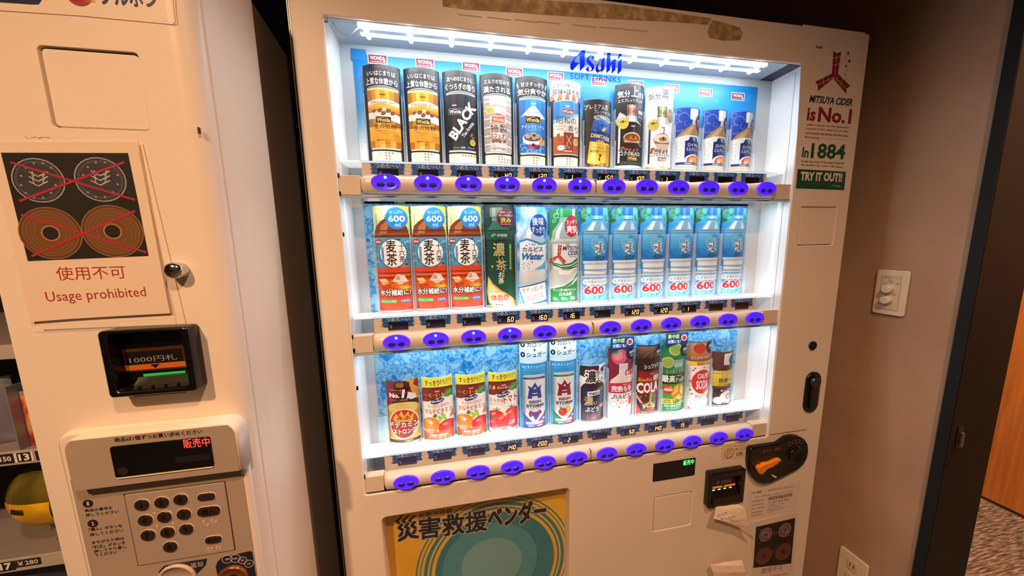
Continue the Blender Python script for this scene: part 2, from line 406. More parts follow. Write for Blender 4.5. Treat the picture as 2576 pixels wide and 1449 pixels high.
for q in (sq1, sq2):
    tag(plate('blank_cover', rrect(q[0] + .0015, q[1] - .0015, q[2] + .0015, q[3] - .0015, .004, 4), CREAM, .0008, .01, vm, bev=.0008), 'square blanking cover')
    boxo('cover_gap', (q[0] - .002, q[1] + .002, .010, .012, q[2] - .002, q[3] + .002), BLACK, vm)
boxo('door_gasket', (AX0 - .0035, AX0 + .004, .006, .099, .04, AZ1 - .01), BLACK, vm)
boxo('gasket_lip', (AX0 - .0045, AX0 - .0035, .004, .014, .04, AZ1 - .01), C('#8f7f74', .3, 0, .5), vm)
boxo('foot', (AX0 + .05, AX0 + .12, .1, .2, 0, .03), BLACK, vm); boxo('foot', (AX1 - .12, AX1 - .05, .1, .2, 0, .03), BLACK, vm)
# display box behind the window
YB_ = .080
bm = bmesh.new()
box(bm, WX0 - .02, WX1 + .02, YB_, YB_ + .004, WZ0 - .01, WZ1 + .01)
tag(bm_obj('back_lining', bm, LINING, vm), 'grey back of the display box')
boxo('side_lining', (WX0 - .006, WX0 + .001, .0015, YB_, WZ0, WZ1), WHITE, vm); boxo('side_lining', (WX1 - .001, WX1 + .006, .0015, YB_, WZ0, WZ1), WHITE, vm)
boxo('top_lining', (WX0, .492, .004, YB_, WZ1 - .001, WZ1 + .003), C('#a9b7c0', .45, name='top_lining_grey'), vm); boxo('top_lining', (.492, WX1, .004, YB_, WZ1 - .001, WZ1 + .003), C('#141c3a', .4), vm)
boxo('bottom_lining', (WX0, WX1, .004, YB_, WZ0 - .004, WZ0 + .002), C('#1b2336', .3), vm)
# printed back sheets
a = Art(YB_ - .0012); x0, x1 = -.510, .489
a.rect((x0 + x1) / 2, Z0 + .445, x1 - x0, .30, '#e9f4fa')
a.grad((x0 + x1) / 2, Z0 + .455, x1 - x0, .08, '#e9f4fa', '#3f9fe0', 10); a.grad((x0 + x1) / 2, Z0 + .5475, x1 - x0, .105, '#3f9fe0', '#1583d6', 6)
for i, p in enumerate([(1083, 215), (1190, 240), (1460, 240), (1510, 243), (1560, 255), (1720, 250), (1760, 258), (1800, 256), (1832, 262), (1700, 262), (1740, 268), (1480, 258), (1530, 260)]):
    c = a.P(p); a.text('WONDA', c[0], c[1], .016, .004, '#4aa8e8')
for p in ((902, 138), (1878, 250)):
    c = a.P(p); a.rect(c[0], c[1], .030, .022, '#0f74c4'); a.rect(c[0] - .0004, c[1] + .0006, .029, .021, '#2b90de')
for p in ((950, 149), (1069, 159), (1185, 168), (1294, 182), (1398, 193), (1507, 206), (1600, 213), (1691, 222), (1775, 233), (1856, 243)):
    c = a.P(p); a.rect(c[0], c[1], .0395, .0190, '#ffffff'); a.rect(c[0], c[1], .0365, .0160, '#8c1c33')
    a.text('WONDA', c[0], c[1] + .002, .030, .0075, '#ffffff', .02); a.rect(c[0] - .003, c[1] - .0052, .024, .0012, '#e9b9bf'); a.ell(c[0] + .0135, c[1] - .004, .0022, .0028, '#ffffff')
tag(a.build('backdrop_sheet', vm), 'blue backdrop sheet fading to white behind the top shelf')
a = Art(YB_ - .0012); x1 = .489; x0 = -.512
a.rect((x0 + x1) / 2, Z0 + .165, x1 - x0, .27, ICE)
for p in ((1006, 508), (1200, 508), (1376, 508), (1522, 505), (1675, 503), (1815, 505)):
    c = a.P(p); a.text('Asahi', c[0], c[1] + .002, .024, .010, '#eaf6ff', .03, shear=.3); a.text('アサヒ飲料', c[0], c[1] - .007, .024, .004, '#d8eefb')
tag(a.build('backdrop_sheet', vm), 'ice pattern sheet behind the middle shelf')
a = Art(YB_ - .0012); x0 = -.5135; a.rect((x0 + x1) / 2, Z0 - .165, x1 - x0, .27, ICE)
a.grad(x0 + .03, Z0 - .255, .07, .09, '#e6f2f8', '#a9d8f2', 5)
tag(a.build('backdrop_sheet', vm), 'ice pattern sheet behind the bottom shelf')
# LED bar along the top of the window
LEDM = C('#f2fbff', .3, 30, name='white_led'); 
boxo('lamp_bar', (-.480, .436, .0065, .0155, WZ1 - .007, WZ1 - .001), C('#e8f4fa', .4, 1.2, name='lamp_bar_lit'), vm)
for i in range(12):
    x = -.4656 + i * .0796
    bm = bmesh.new(); bmesh.ops.create_uvsphere(bm, u_segments=10, v_segments=6, radius=.0052, matrix=Matrix.Translation((x, .0105, WZ1 - .0115)))
    bm_obj('led', bm, LEDM, vm, True)
bm = bmesh.new(); tube(bm, [(-.524, .012, WZ1 - .003), (-.518, .012, WZ1 - .014), (-.509, .012, WZ1 - .022), (-.497, .012, WZ1 - .023), (-.487, .012, WZ1 - .014), (-.478, .012, WZ1 - .006)], .0012)
tag(bm_obj('wire', bm, C('#9fc4c6', .4), vm, True), 'thin wire looping down at the left end of the lamp bar')
# rails with buttons, price strips, shelves and panes
BTN = bpy.data.materials.new('lit_violet_button'); BTN.use_nodes = True
_b = BTN.node_tree.nodes['Principled BSDF']; _b.inputs['Base Color'].default_value = (.14, .05, .62, 1); _b.inputs['Roughness'].default_value = .22
_b.inputs['Emission Color'].default_value = (.02, .0, .85, 1); _b.inputs['Emission Strength'].default_value = 1.0
LOBE = C('#1b1f8a', .3, .25, name='button_lobe'); LEDON = C('#4fd0ff', .3, 5, name='button_led_on'); LEDOFF = C('#2233e8', .3, .8, name='button_led_off')
DIG = C('#ffb060', .4, 3.2, name='price_digit'); YEN = C('#8d8f94', .5); LCD = C('#0e0d10', .25, name='price_display')
SEG = {'3': 'abgcd', '0': 'abcdef', '1': 'bc', '2': 'abged', '4': 'fgbc', '5': 'afgcd', '6': 'afgedc'}
def digit(a, ch, cx, cy, w, h, col, t):
    S = {'a': (0, h / 2, 1), 'g': (0, 0, 1), 'd': (0, -h / 2, 1), 'f': (-w / 2, h / 4, 0), 'b': (w / 2, h / 4, 0), 'e': (-w / 2, -h / 4, 0), 'c': (w / 2, -h / 4, 0)}
    for s in SEG[ch]:
        x, y, hz = S[s]; sk = lambda p: (cx + p[0] + p[1] * .12, cy + p[1])
        if hz: a.line(sk((x - w / 2 + t * .3, y)), sk((x + w / 2 - t * .3, y)), t, col)
        else: a.line(sk((x, y - h / 4 + t * .3)), sk((x, y + h / 4 - t * .3)), t, col)
PR = [['', '', '', '40', '130', '1', '150', '100', '1', '', '', ''], ['', '', '', '60', '160', '16', '', '120', '120', '1', '', ''], ['', '', '', '140', '200', '2', '', '50', '140', '15', '', '']]
ROWS = [Z0 + .3259, Z0, Z0 - .3259]
XB = [(i - 5.5) * .081 for i in range(12)]
bm = bmesh.new(); turn(bm, 0, 0, [(1.0, .5), (1.0, -.22), (.97, -.40), (.91, -.34), (.6, -.12), (.25, -.03), (0, 0)], 36)
for v in bm.verts: v.co = Vector((v.co.x * .0272, v.co.y * .0052, v.co.z * .0160))
me_btn = bpy.data.meshes.new('selection_button'); bm.to_mesh(me_btn); bm.free(); me_btn.materials.append(BTN); me_btn.polygons.foreach_set('use_smooth', [True] * len(me_btn.polygons))
bm = bmesh.new()
for s in (-1, 1): turn(bm, s * .0098, -.0052, [(.0082, .0005), (.0080, -.0012), (.0066, -.0022), (0, -.0026)], 16, 1, .62)
me_lobe = bpy.data.meshes.new('dimple'); bm.to_mesh(me_lobe); bm.free(); me_lobe.materials.append(LOBE)
bm = bmesh.new(); turn(bm, 0, .0088, [(.0030, .0005), (.0024, -.0016), (0, -.0022)], 10)
me_led = [bpy.data.meshes.new('button_led') for _ in (0, 1)]
for m_, mt in zip(me_led, (LEDON, LEDOFF)): bm.to_mesh(m_); m_.materials.append(mt)
bm.free()
shelf_tops = [Z0 + .3745, Z0 + .0485, Z0 - .279]
SHELF_GLOW = C('#f4fbff', .5, .4, name='glow_added_shelf')  # white shelf given a slight glow of its own to brighten the row
for r, zr in enumerate(ROWS):
    bm = bmesh.new(); nx = 132; prof = []
    xs = [-.4975 + .985 * k / nx for k in range(nx + 1)]; rings = []
    for x in xs:
        e = min(1, (x + .4975) / .012, (.4875 - x) / .012); e = math.sqrt(max(0, 1 - (1 - e) ** 2)) * .94 + .06
        ph = math.cos(2 * PI * (x - XB[0]) / .081); bul = .0025 * (ph + 1) / 2
        ring = []
        for k in range(11):
            a_ = PI * k / 10; ring.append(bm.verts.new((x, .012 - (.0195 + bul * .6) * math.sin(a_) ** .7 * e, zr - .0035 + (.0185 + (bul if k < 5 else bul * .3)) * math.cos(a_) * (.55 + .45 * e))))
        ring += [bm.verts.new((x, .022, zr - .018)), bm.verts.new((x, .022, zr + .013))]
        rings.append(ring)
    for q, w in zip(rings, rings[1:]):
        for k in range(13): bm.faces.new((q[k], q[(k + 1) % 13], w[(k + 1) % 13], w[k]))
    bm.faces.new(rings[0][::-1]); bm.faces.new(rings[-1])
    rl = bm_obj('button_rail', bm, CREAM2, vm, True)
    tag(rl, 'cream button rail below the %s shelf' % ('top', 'middle', 'bottom')[r])
    for x in (-.5368, .4860):
        boxo('rail_end', (x, x + .0495 if x > 0 else -.496, .004, .024, zr - .0235, zr + .0145), CREAM2, rl, .001)
    boxo('rail_seam', (-.0027, -.0015, -.0088, .01, zr - .014, zr + .014), C('#7d5f48', .6), rl)
    boxo('rail_channel', (WX0, WX1, .003, .012, zr - .029, zr - .0245), C('#9db9c8' if r < 2 else '#1c2a44', .25), vm, .001)
    for i, x in enumerate(XB):
        yb = -.0100
        b = link('selection_button', me_btn, vm); b.location = (x, yb, zr)
        d = link('dimple', me_lobe, b); d.location = (0, .0005, 0)
        on = (r == 0 and i < 6) or (r == 1 and i < 4)
        l = link('button_led', me_led[0 if on else 1], b); l.location = (0, -.0006, 0)
    # price strip
    zs = shelf_tops[r]
    st = boxo('price_strip', (-.497, .487, .030, .034, zr + .006, zs - .003), CREAM2, vm)
    boxo('shelf', (WX0, WX1, .028, YB_, zs - .004, zs), SHELF_GLOW, vm, .0008)
    boxo('shelf_edge', (-.500, .489, .0280, .0298, zs - .0034, zs + .0), C('#e9f2f6', .4), vm)
    rnd = random.Random(r)
    for i, x in enumerate(XB):
        a = Art(.0298); zc = zs - .0135; n = 12
        for k in range(n):
            dl, dr = rnd.uniform(0, .006), rnd.uniform(0, .006); z_ = zs - .003 - (k + .5) * .023 / n
            a.poly([(x - .037 + dl, z_ - .0009), (x + .034 - dr, z_ - .0009), (x + .034 - dr * .5, z_ + .001), (x - .037 + dl * .7, z_ + .001)], '#1f5596' if k % 4 else '#2a66a8')
        a.text('つめた〜い', x - .0005, zs - .0085, .050, .0085, '#e9f1fa', .01)
        a.rect(x - .001, zs - .0235, .0430, .0195, '#3a3a40'); a.rect(x - .001, zs - .0235, .0410, .0178, LCD)
        if i < 9 + r % 2: a.text('￥', x - .0165, zs - .0240, .0070, .0090, YEN)
        s = PR[r][i]; left = s in ('1', '2', '16', '15')
        for k, ch in enumerate(s):
            cx = (x - .005 + k * .0085) if left else x + .0135 - (len(s) - 1 - k) * .0085
            digit(a, ch, cx, zs - .0235, .0048, .0105, DIG, .0013)
        o = a.build('price_tag', st)
        if s: tag(o, 'price display with lit orange digits')
    # window pane above this rail
    top = WZ1 - .002 if r == 0 else ROWS[r - 1] - .0285
    gp = boxo('window_pane', (WX0 + .001, WX1 - .001, .0185, .0205, zr + .0155, top), GLASS, vm)
def ink(name, col):
    m = bpy.data.materials.new(name); m.use_nodes = True; t = m.node_tree; t.nodes.clear()
    o = N(t, 'ShaderNodeOutputMaterial'); d = N(t, 'ShaderNodeBsdfDiffuse'); r_ = N(t, 'ShaderNodeBsdfTranslucent'); mx = N(t, 'ShaderNodeMixShader')
    d.inputs[0].default_value = (*lin(col), 1); r_.inputs[0].default_value = (*lin(col), 1); mx.inputs[0].default_value = .6
    t.links.new(d.outputs[0], mx.inputs[1]); t.links.new(r_.outputs[0], mx.inputs[2]); t.links.new(mx.outputs[0], o.inputs[0]); return m
# small black pane clips
for p in ((849, 441), (853, 487), (861, 590), (884, 848), (889, 882), (897, 977), (915, 1200), (818, 48)):
    x, z = AT(p[0], p[1], .003); boxo('pane_clip', (x - .004, x + .003, .002, .006, z - .004, z + .004), BLACK, vm)
# maker's lettering printed on the upper pane
a = Art(.0182); k = K(1280, 100, 7.576); DB = ink('blue_ink_on_glass', '#0c1ca8')
for pg in ([(1455, 150), (1447, 500), (1355, 598), (1350, 280)],
           [(1455, 150), (1350, 285), (1262, 365), (1248, 400), (1262, 432), (1338, 445), (1212, 585), (1180, 568), (1167, 520), (1175, 465), (1205, 410), (1250, 345)],
           [(1640, 330), (1620, 308), (1575, 293), (1530, 300), (1490, 345), (1476, 400), (1500, 450), (1575, 535), (1580, 570), (1555, 597), (1540, 608), (1590, 600), (1630, 545), (1632, 500), (1540, 380), (1530, 345), (1548, 318), (1578, 320), (1580, 385)],
           [(1520, 500), (1462, 565), (1490, 597), (1545, 608), (1522, 570)],
           [(1828, 320), (1758, 400), (1712, 455), (1700, 505), (1703, 560), (1725, 583), (1757, 562), (1757, 590), (1690, 633), (1660, 605), (1648, 565), (1662, 510), (1710, 440)],
           [(1828, 320), (1818, 560), (1755, 632), (1760, 395)],
           [(1942, 203), (1928, 575), (1858, 640), (1870, 270)],
           [(1935, 440), (2040, 350), (2030, 400), (1972, 460), (1935, 500)], [(2040, 350), (2030, 570), (1960, 648), (1970, 440)],
           [(2155, 225), (2150, 300), (2078, 375), (2080, 300)], [(2150, 352), (2143, 590), (2070, 660), (2080, 430)]):
    a.ppoly([k(*p) for p in pg], DB)
a.ptext('SOFT DRINKS', k(1168, 688), k(2132, 768), 14.5, ink('blue_ink_on_glass_2', '#1745c0'))
tag(a.build('pane_lettering', vm), 'dark blue lettering printed on the upper pane')
# ---- right stile
a = Art(-.0002); k = K(1950, 40, 2.7875); PK = '#8a2030'; NV = '#182848'; GR = '#12553a'
a.ppoly([k(195, 60), k(632, 118), k(520, 1225), k(135, 1215)], '#e6d7c6')
a.ptext('Asahi', k(282, 215), k(335, 220), 8, '#20283a', bold=.03, shear=.3)
def arrows(a, f, col, gap):
    for pg in ([(408, 245), (433, 262), (463, 250), (440, 405), (412, 425), (398, 405)], [(412, 425), (398, 405), (280, 462), (297, 485), (300, 528), (405, 440)], [(412, 425), (440, 405), (527, 492), (500, 512), (498, 548), (412, 445)]):
        a.poly([f(p) for p in pg], col)
    for p, q in (((433, 262), (418, 415)), ((297, 485), (408, 430)), ((500, 512), (418, 430)), ((405, 300), (458, 285)), ((402, 350), (450, 335)), ((335, 440), (345, 500)), ((370, 425), (375, 470)), ((470, 440), (455, 500)), ((440, 420), (430, 460))):
        a.line(f(p), f(q), gap, '#e6d7c6')
arrows(a, lambda p: a.P(k(*p)), PK, .0010)
for x, y, r, c in ((512, 262, 5.2, '#8d7a5c'), (520, 318, 3.8, '#3a2f28'), (497, 352, 3.2, '#4a3a2c'), (505, 385, 2, '#a3783f'), (492, 411, 2, '#3a2f28'), (492, 300, 1.5, '#8d7a5c')): a.pcirc(k(x, y), r, c)
a.ptext('MITSUYA CIDER', k(240, 580), k(541, 608), 19, NV, bold=.035, shear=.25)
a.ptext('is', k(224, 688), k(284, 694), 33, PK, bold=.03); a.ptext('No.1', k(302, 690), k(536, 708), 38, PK, bold=.035)
for (x0_, y0_, x1_, y1_, s) in ((218, 763, 518, 785, 'selling drink on the Japanese'), (216, 790, 516, 812, 'market in the category of clear'), (212, 818, 512, 842, 'carbonated soft drinks and limonline'), (208, 848, 312, 856, 'flavored soda.'), (320, 857, 505, 870, 'Source: Asahi Soft Drinks survey')):
    a.ptext(s, k(x0_, y0_), k(x1_, y1_), 6.3 if x0_ < 300 else 2, PK, bold=.03)
a.ptext('In', k(190, 955), k(236, 960), 26, GR, bold=.03); a.ptext('1884', k(252, 945), k(492, 955), 39, GR, bold=.03)
a.ptext('It was launched. It has been loved for', k(186, 1018), k(486, 1034), 6, GR, bold=.03); a.ptext('its quality for over 130 years.', k(184, 1044), k(480, 1063), 6, GR, bold=.03)
a.ppoly([k(158, 1073), k(497, 1093), k(484, 1222), k(145, 1210)], '#0f4f36')
a.ptext('TRY IT OUT!!', k(178, 1122), k(470, 1134), 23, '#e6d7c6', bold=.05)
a.ptext('アサヒ飲料', k(395, 1190), k(455, 1196), 5, '#b9c8b4'); a.ptext('詳しくはホームページをご覧ください', k(172, 1170), k(365, 1180), 3, '#4d8266')
tag(a.build('advert_sticker', vm), 'cream advert sticker with red arrow emblem and red and green lettering')
x, z = AT(2043, 869, 0)
bm = bmesh.new(); turn(bm, x, z, [(.0125, 0), (.0125, -.003), (.0105, -.0045), (.009, -.001), (0, -.001)], 20); lk = bm_obj('round_lock', bm, C('#3d3a38', .3, 0, .7), vm, True)
bm = bmesh.new(); turn(bm, x, z, [(.0075, -.0012), (.006, -.004), (0, -.004)], 14); bm_obj('lock_core', bm, BLACK, lk)
# T-handle in its black capsule
kx = K(1900, 500, 2.338); c0 = AT(*kx(333, 1060), 0); c1 = AT(*kx(322, 1210), 0); rr = .0225
xm = (c0[0] + c1[0]) / 2
h = plate('door_handle', rrect(xm - .0245, xm + .0245, c1[1] - .022, c0[1] + .022, .024, 8), BLACK, -.006, .004, vm, bev=.003)
plate('handle_grip', rrect(xm - .012, xm + .013, c1[1] - .012, c0[1] + .010, .0122, 6), C('#171513', .2), -.011, -.005, h, bev=.002)
bm = bmesh.new(); turn(bm, xm, c0[1] - .006, [(.015, -.006), (.014, -.013), (.008, -.014), (.006, -.012), (0, -.012)], 20); tag(bm_obj('keyhole', bm, C('#4a4540', .25, 0, .6), h, True), 'round steel keyhole')
# door seam to the right of the window
za = AT(1925, 1100, 0)[1]
boxo('door_seam', (WX1 + .006, .668, -.0006, .001, Z0 - .3475, Z0 - .3462), C('#5a4636', .6), vm)
# adhesive residue along the top
RES = noisy('old_tape_residue', [(.38, '#8f7448'), (.55, '#b29663'), (.7, '#d8c4a6')], 45, .6, .6, 5)
a = Art(-.0002); rnd = random.Random(5)
top = [(1112, -6), (1150, -4), (1560, 14), (1760, 42), (1870, 74)]; bot = [(1868, 106), (1800, 98), (1790, 80), (1500, 60), (1300, 42), (1140, 22), (1114, 14)]
a.ppoly([(1112, -4), (1130, -14), (1560, 12), (1790, 46), (1782, 62), (1690, 55), (1500, 46), (1300, 32), (1170, 24), (1114, 16)], RES)
a.ppoly([(1790, 50), (1815, 55), (1862, 70), (1868, 84), (1862, 101), (1820, 102), (1784, 94), (1780, 80)], RES)
RES2 = C('#c2a57c', .6)
for i in range(7):
    x = 1150 + i * 70 + rnd.uniform(-10, 10); y = 30 + (x - 1150) * .09; a.pline((x, y + 6), (x + 60, y + 12 + rnd.uniform(-2, 2)), 2.2, RES2)
tag(a.build('tape_residue', vm), 'yellowed glue marks of a removed strip')
# ---- lower door: display, covers, money units
q = RP([(1643, 1167), (1749, 1151), (1747, 1195), (1642, 1211)], 0)
ld = plate('sale_display', rrect(*q, .002), BLACK, -.0015, .004, vm, bev=.0005)
a = Art(-.0016); a.ptext('販売中', (1719, 1165), (1746, 1161), 13, C('#58ff7a', .4, 2.2), bold=.01)
a.pline((1646, 1189), (1746, 1174), 1.2, '#1d1f22'); a.pcirc((1650, 1202), 3.2, '#26282b'); tag(a.build('display_text', ld), 'green lit characters')
a = Art(-.0003)
a.ppoly([(1817, 1121), (1881, 1112), (1878, 1151), (1815, 1158)], '#d9c39a'); a.ppoly([(1819, 1123), (1879, 1114), (1876, 1149), (1817, 1156)], '#dec9a4')
c = a.P((1835, 1139)); a.ring(c[0], c[1] - .001, .0155, .0165, .0016, '#7c2430', 24, 130, 410); a.rect(c[0], c[1], .015, .028, '#7c2430'); a.rect(c[0], c[1], .0125, .0255, '#dec9a4')
a.ring(c[0], c[1] + .006, .0042, .0042, .0014, '#7c2430'); a.text('1000', c[0], c[1] - .003, .010, .004, '#4a2a20'); a.text('円', c[0], c[1] - .0085, .004, .004, '#4a2a20')
a.ptext('新1000円札も', (1848, 1123), (1876, 1119), 3.2, '#7c2430'); a.ptext('使えます', (1849, 1131), (1875, 1127), 7, '#2d211c', bold=.02); a.ptext('OK', (1852, 1143), (1870, 1140), 9.5, '#8b1f2c', bold=.03)
tag(a.build('banknote_sticker', vm), 'small yellowed OK sticker with a banknote emblem')
# coin unit
k = K(1600, 1080, 3.927); Yc = -.014; f = lambda pts: [AT(*k(*p), Yc) for p in pts]
out = f([(1128, 215), (1140, 192), (1170, 182), (1300, 162), (1410, 148), (1450, 122), (1500, 86), (1560, 70), (1620, 74), (1670, 100), (1700, 150), (1707, 215), (1695, 285), (1660, 350), (1600, 400), (1480, 462), (1340, 530), (1270, 545), (1205, 530), (1155, 480), (1128, 420), (1120, 330)])[::-1]
cu_ = plate('coin_unit', out, BLACK, Yc, .001, vm, bev=.003); tag(cu_, 'black drop shaped coin and return unit')
x, z = AT(*k(1567, 250), Yc); bm = bmesh.new(); turn(bm, x, z, [(.0245, 0), (.0245, -.0015), (.0232, -.0022), (.0222, -.0004), (.012, .0035), (.004, .006), (0, .006)], 30)
for v in bm.verts: v.co.y += Yc - .004
bm_obj('coin_funnel', bm, C('#1c1815', .25, 0, .2), cu_, True)
a = Art(Yc - .0004)
a.ptext('おつり・返却', k(1252, 218), k(1428, 188), 8, '#a3683c', bold=.01)
for (x, y, s) in ((1525, 145, '500'), (1560, 125, '100'), (1598, 118, '50'), (1635, 122, '10')): a.pcirc(k(x, y), 5.6, '#8a5a36', 1.1)
c = a.P(k(1567, 250)); a.ring(c[0], c[1], .0262, .0262, .0012, '#8a6a50', 36)
c = a.P(k(1330, 390)); a.ring(c[0], c[1], .040, .040, .0018, '#4a4036', 40, -75, 40)
a.build('coin_unit_print', cu_)
lv = plate('return_lever', [AT(*k(*p), Yc - .008) for p in [(1200, 400), (1205, 375), (1225, 362), (1250, 355), (1255, 342), (1320, 330), (1400, 295), (1425, 290), (1432, 305), (1400, 335), (1345, 372), (1300, 390), (1270, 420), (1245, 446), (1215, 440)]][::-1], C('#ef8a14', .4, name='orange_plastic'), Yc - .010, Yc + .001, cu_, bev=.002)
tag(lv, 'orange coin return lever')
a = Art(Yc - .0006); a.ppoly([k(1335, 445), k(1350, 448), k(1395, 470), k(1378, 482), k(1350, 465)], '#d8d2c8'); a.build('glint_chip', cu_)
# banknote slot
Yb = -.018; q = RP([(1786, 1194), (1876, 1181), (1872, 1262), (1783, 1282)], Yb)
bs = plate('banknote_slot', rrect(*q, .004), BLACK, Yb, .001, vm, holes=(rrect(q[0] + .010, q[1] - .014, q[2] + .012, q[3] - .018, .003),), bev=.002)
boxo('slot_recess', (q[0] + .006, q[1] - .010, -.006, -.002, q[2] + .008, q[3] - .014), C('#181312', .35), bs)
a = Art(-.0062); xm = (q[0] + q[1]) / 2 - .002; zt = q[3] - .018
a.rect(xm, zt - .018, .074, .022, '#1f1a17'); a.text('￥1000', xm, zt - .020, .046, .011, '#8d8780'); a.rect(xm, zt - .0345, .078, .006, C('#d9772c', .4, .5, name='orange_light_band')); a.poly([(xm - .005, zt - .032), (xm + .005, zt - .032), (xm, zt - .038)], '#111111')
for i in range(4): a.rect(xm - .030 + i * .018, zt - .042, .008, .0028, C('#9dff7a', .4, 2.5))
tag(a.build('slot_print', bs), 'dark slot face with orange and green lit strip')
bm = bmesh.new(); prism_x(bm, [(-.006, zt - .046), (-.018, zt - .058), (-.020, q[2] + .010), (-.006, q[2] + .010)], q[0] + .012, q[1] - .016); bm_obj('slot_lip', bm, C('#15110f', .3), bs)
# serial sticker
k = K(1600, 1080, 3.927)
a = Art(-.0003); a.ppoly([k(1118, 612), k(1622, 525), k(1592, 800), k(1100, 888)], '#d9cabb')
a.ppoly([k(1121, 617), k(1617, 531), k(1588, 795), k(1104, 882)], '#dccdbd'); DK = '#2c2420'
a.ptext('アサヒ飲料', k(1132, 632), k(1242, 614), 5, DK, bold=.05, shear=.3); a.ptext('自動販売機の故障・お問い合わせは', k(1305, 604), k(1562, 562), 4.5, DK); a.ptext('表記の電話番号へお知らせください', k(1175, 672), k(1557, 606), 3.4, DK)
a.ppoly([k(1302, 668), k(1548, 628), k(1544, 660), k(1300, 700)], '#b9ab9d')
a.ptext('AS546275', k(1308, 688), k(1542, 648), 8, DK); a.ptext('0120-762-458', k(1308, 728), k(1512, 690), 5, DK); a.ptext('9:00～17:00', k(1308, 755), k(1465, 727), 3.4, DK)
a.ptext('管理番号', k(1150, 716), k(1268, 694), 4, DK); a.ptext('連絡先電話番号', k(1146, 752), k(1264, 732), 3.6, DK); a.ptext('受付時間', k(1142, 790), k(1262, 768), 4, DK); a.ptext('設置場所', k(1140, 828), k(1256, 806), 4, DK); a.ptext('住所表示', k(1136, 856), k(1252, 834), 4, DK)
a.ptext('（土日・祝日を除く）', k(1302, 776), k(1430, 752), 3, DK); a.ptext('東京都台東区浅草橋三丁目', k(1295, 800), k(1495, 764), 3, DK); a.ptext('担当営業所サービスセンター', k(1295, 822), k(1432, 790), 3, DK)
tag(a.build('service_sticker', vm), 'service sticker with serial number and telephone lines')
# poster behind its own window
py = .036
boxo('poster_box', (psr[0] - .004, psr[1] + .004, py + .001, py + .006, psr[2] - .004, psr[3] + .004), C('#2a2320', .6), vm)
a = Art(py); xc = (psr[0] + psr[1]) / 2; zc = (psr[2] + psr[3]) / 2
YEL = noisy('yellow_poster_print', [(.3, '#dfae2a'), (.7, '#e8ba36')], 8, .55)
a.rect(xc, zc, psr[1] - psr[0], psr[3] - psr[2], YEL)
k = K(900, 1200, 4.2933); cc = a.P(k(1500, 960)); TL = '#33808e'
R0 = .158
for r_, t_, c_ in ((.206, .004, TL), (.196, .003, TL), (.186, .009, TL), (.172, .005, TL)): a.ring(cc[0], cc[1], r_, r_, t_, c_, 60, 0, 360)
a.ell(cc[0], cc[1], R0, R0, TL, n=60); a.ell(cc[0] - .015, cc[1] + .01, .125, .12, '#4c96a2', n=48); a.ell(cc[0] - .012, cc[1] + .01, .08, .075, '#76a8ac', n=40)
O = ('#b9aca0', .035); BK = '#15171a'
for i in range(3): a.ppoly([k(400 + i * 66, 480), k(470 + i * 66, 412), k(500 + i * 66, 407), k(445 + i * 66, 470), k(470 + i * 66, 505), k(435 + i * 66, 512)], BK)
a.ptext('充電池搭載', k(655, 425), k(1022, 362), 16, '#6d1a26', bold=.03)
a.ptext('災', k(430, 605), k(650, 565), 42, BK, bold=.08, out=O)
a.ptext('害救援', k(665, 560), k(1395, 462), 52, BK, bold=.06, out=O)
a.ptext('ベンダー', k(1410, 440), k(2030, 350), 52, BK, bold=.1, out=O)
tag(a.build('poster', vm, lim=(psr[0] - .003, psr[1] + .003, psr[2] - .003, psr[3] + .003)), 'yellow poster with a teal disc and black Japanese title')
boxo('poster_pane', (psr[0] - .002, psr[1] + .002, .012, .014, psr[2] - .002, psr[3] + .002), GLASS, vm)
rebase(vm)
# paper notice with crossed out coins, taped on the lower right of the door
def cross(a, p, q, r_, s, t, col): a.pline(p, q, t, col); a.pline(r_, s, t, col)
k = K(1600, 1080, 3.927)
ns = thing('paper_notice', 'paper notice with crossed out coins, low on the right of the drinks machine', 'notice', (AT(*k(1370, 1400), 0)[0], -.001, AT(*k(1370, 1400), 0)[1]), 'coin notices')
pg = [AT(*k(*p), -.0012) for p in [(1592, 820), (1560, 1449), (1540, 1700), (1150, 1760), (1135, 1700), (1150, 1380), (1112, 925)]]
plate('paper', pg, C('#d8cabc', .6), -.0012, -.0004, ns)
a = Art(-.0014); a.ppoly([k(1185, 965), k(1573, 875), k(1533, 1325), k(1158, 1370)], '#0c0a0b')
for p, r_, c1, c2 in ((k(1282, 1040), 16.5, '#a08e8c', '#4d4040'), (k(1470, 995), 16.5, '#a08e8c', '#4d4040'), (k(1262, 1252), 20, '#7a3f24', '#5a2d1c'), (k(1455, 1210), 20, '#7a3f24', '#5a2d1c')):
    a.pcirc(p, r_, c1); a.pcirc(p, r_ - 1.6, c2); a.pcirc(p, r_ * .72, c1, 1); a.pcirc(p, r_ * .5, c2)
for p in (k(1262, 1252), k(1455, 1205)): a.pcirc(p, 4.5, '#0c0a0b')
for p in (k(1282, 1040), k(1470, 995)):
    for j in range(9): a.pcirc((p[0] + 7 * math.cos(j * .7), p[1] + 7 * math.sin(j * .7)), 1.8, '#a59693')
cross(a, k(1215, 990), k(1535, 1050), k(1205, 1135), k(1545, 915), 1.6, '#8c2038'); cross(a, k(1215, 1175), k(1500, 1265), k(1190, 1290), k(1520, 1110), 1.6, '#7c2030')
a.ptext('使用不可', k(1235, 1402), k(1450, 1362), 14, '#9a4a45'); a.ptext('Usage prohibited', k(1225, 1470), k(1490, 1428), 8, '#9a4a45')
a.build('notice_print', ns); rebase(ns)
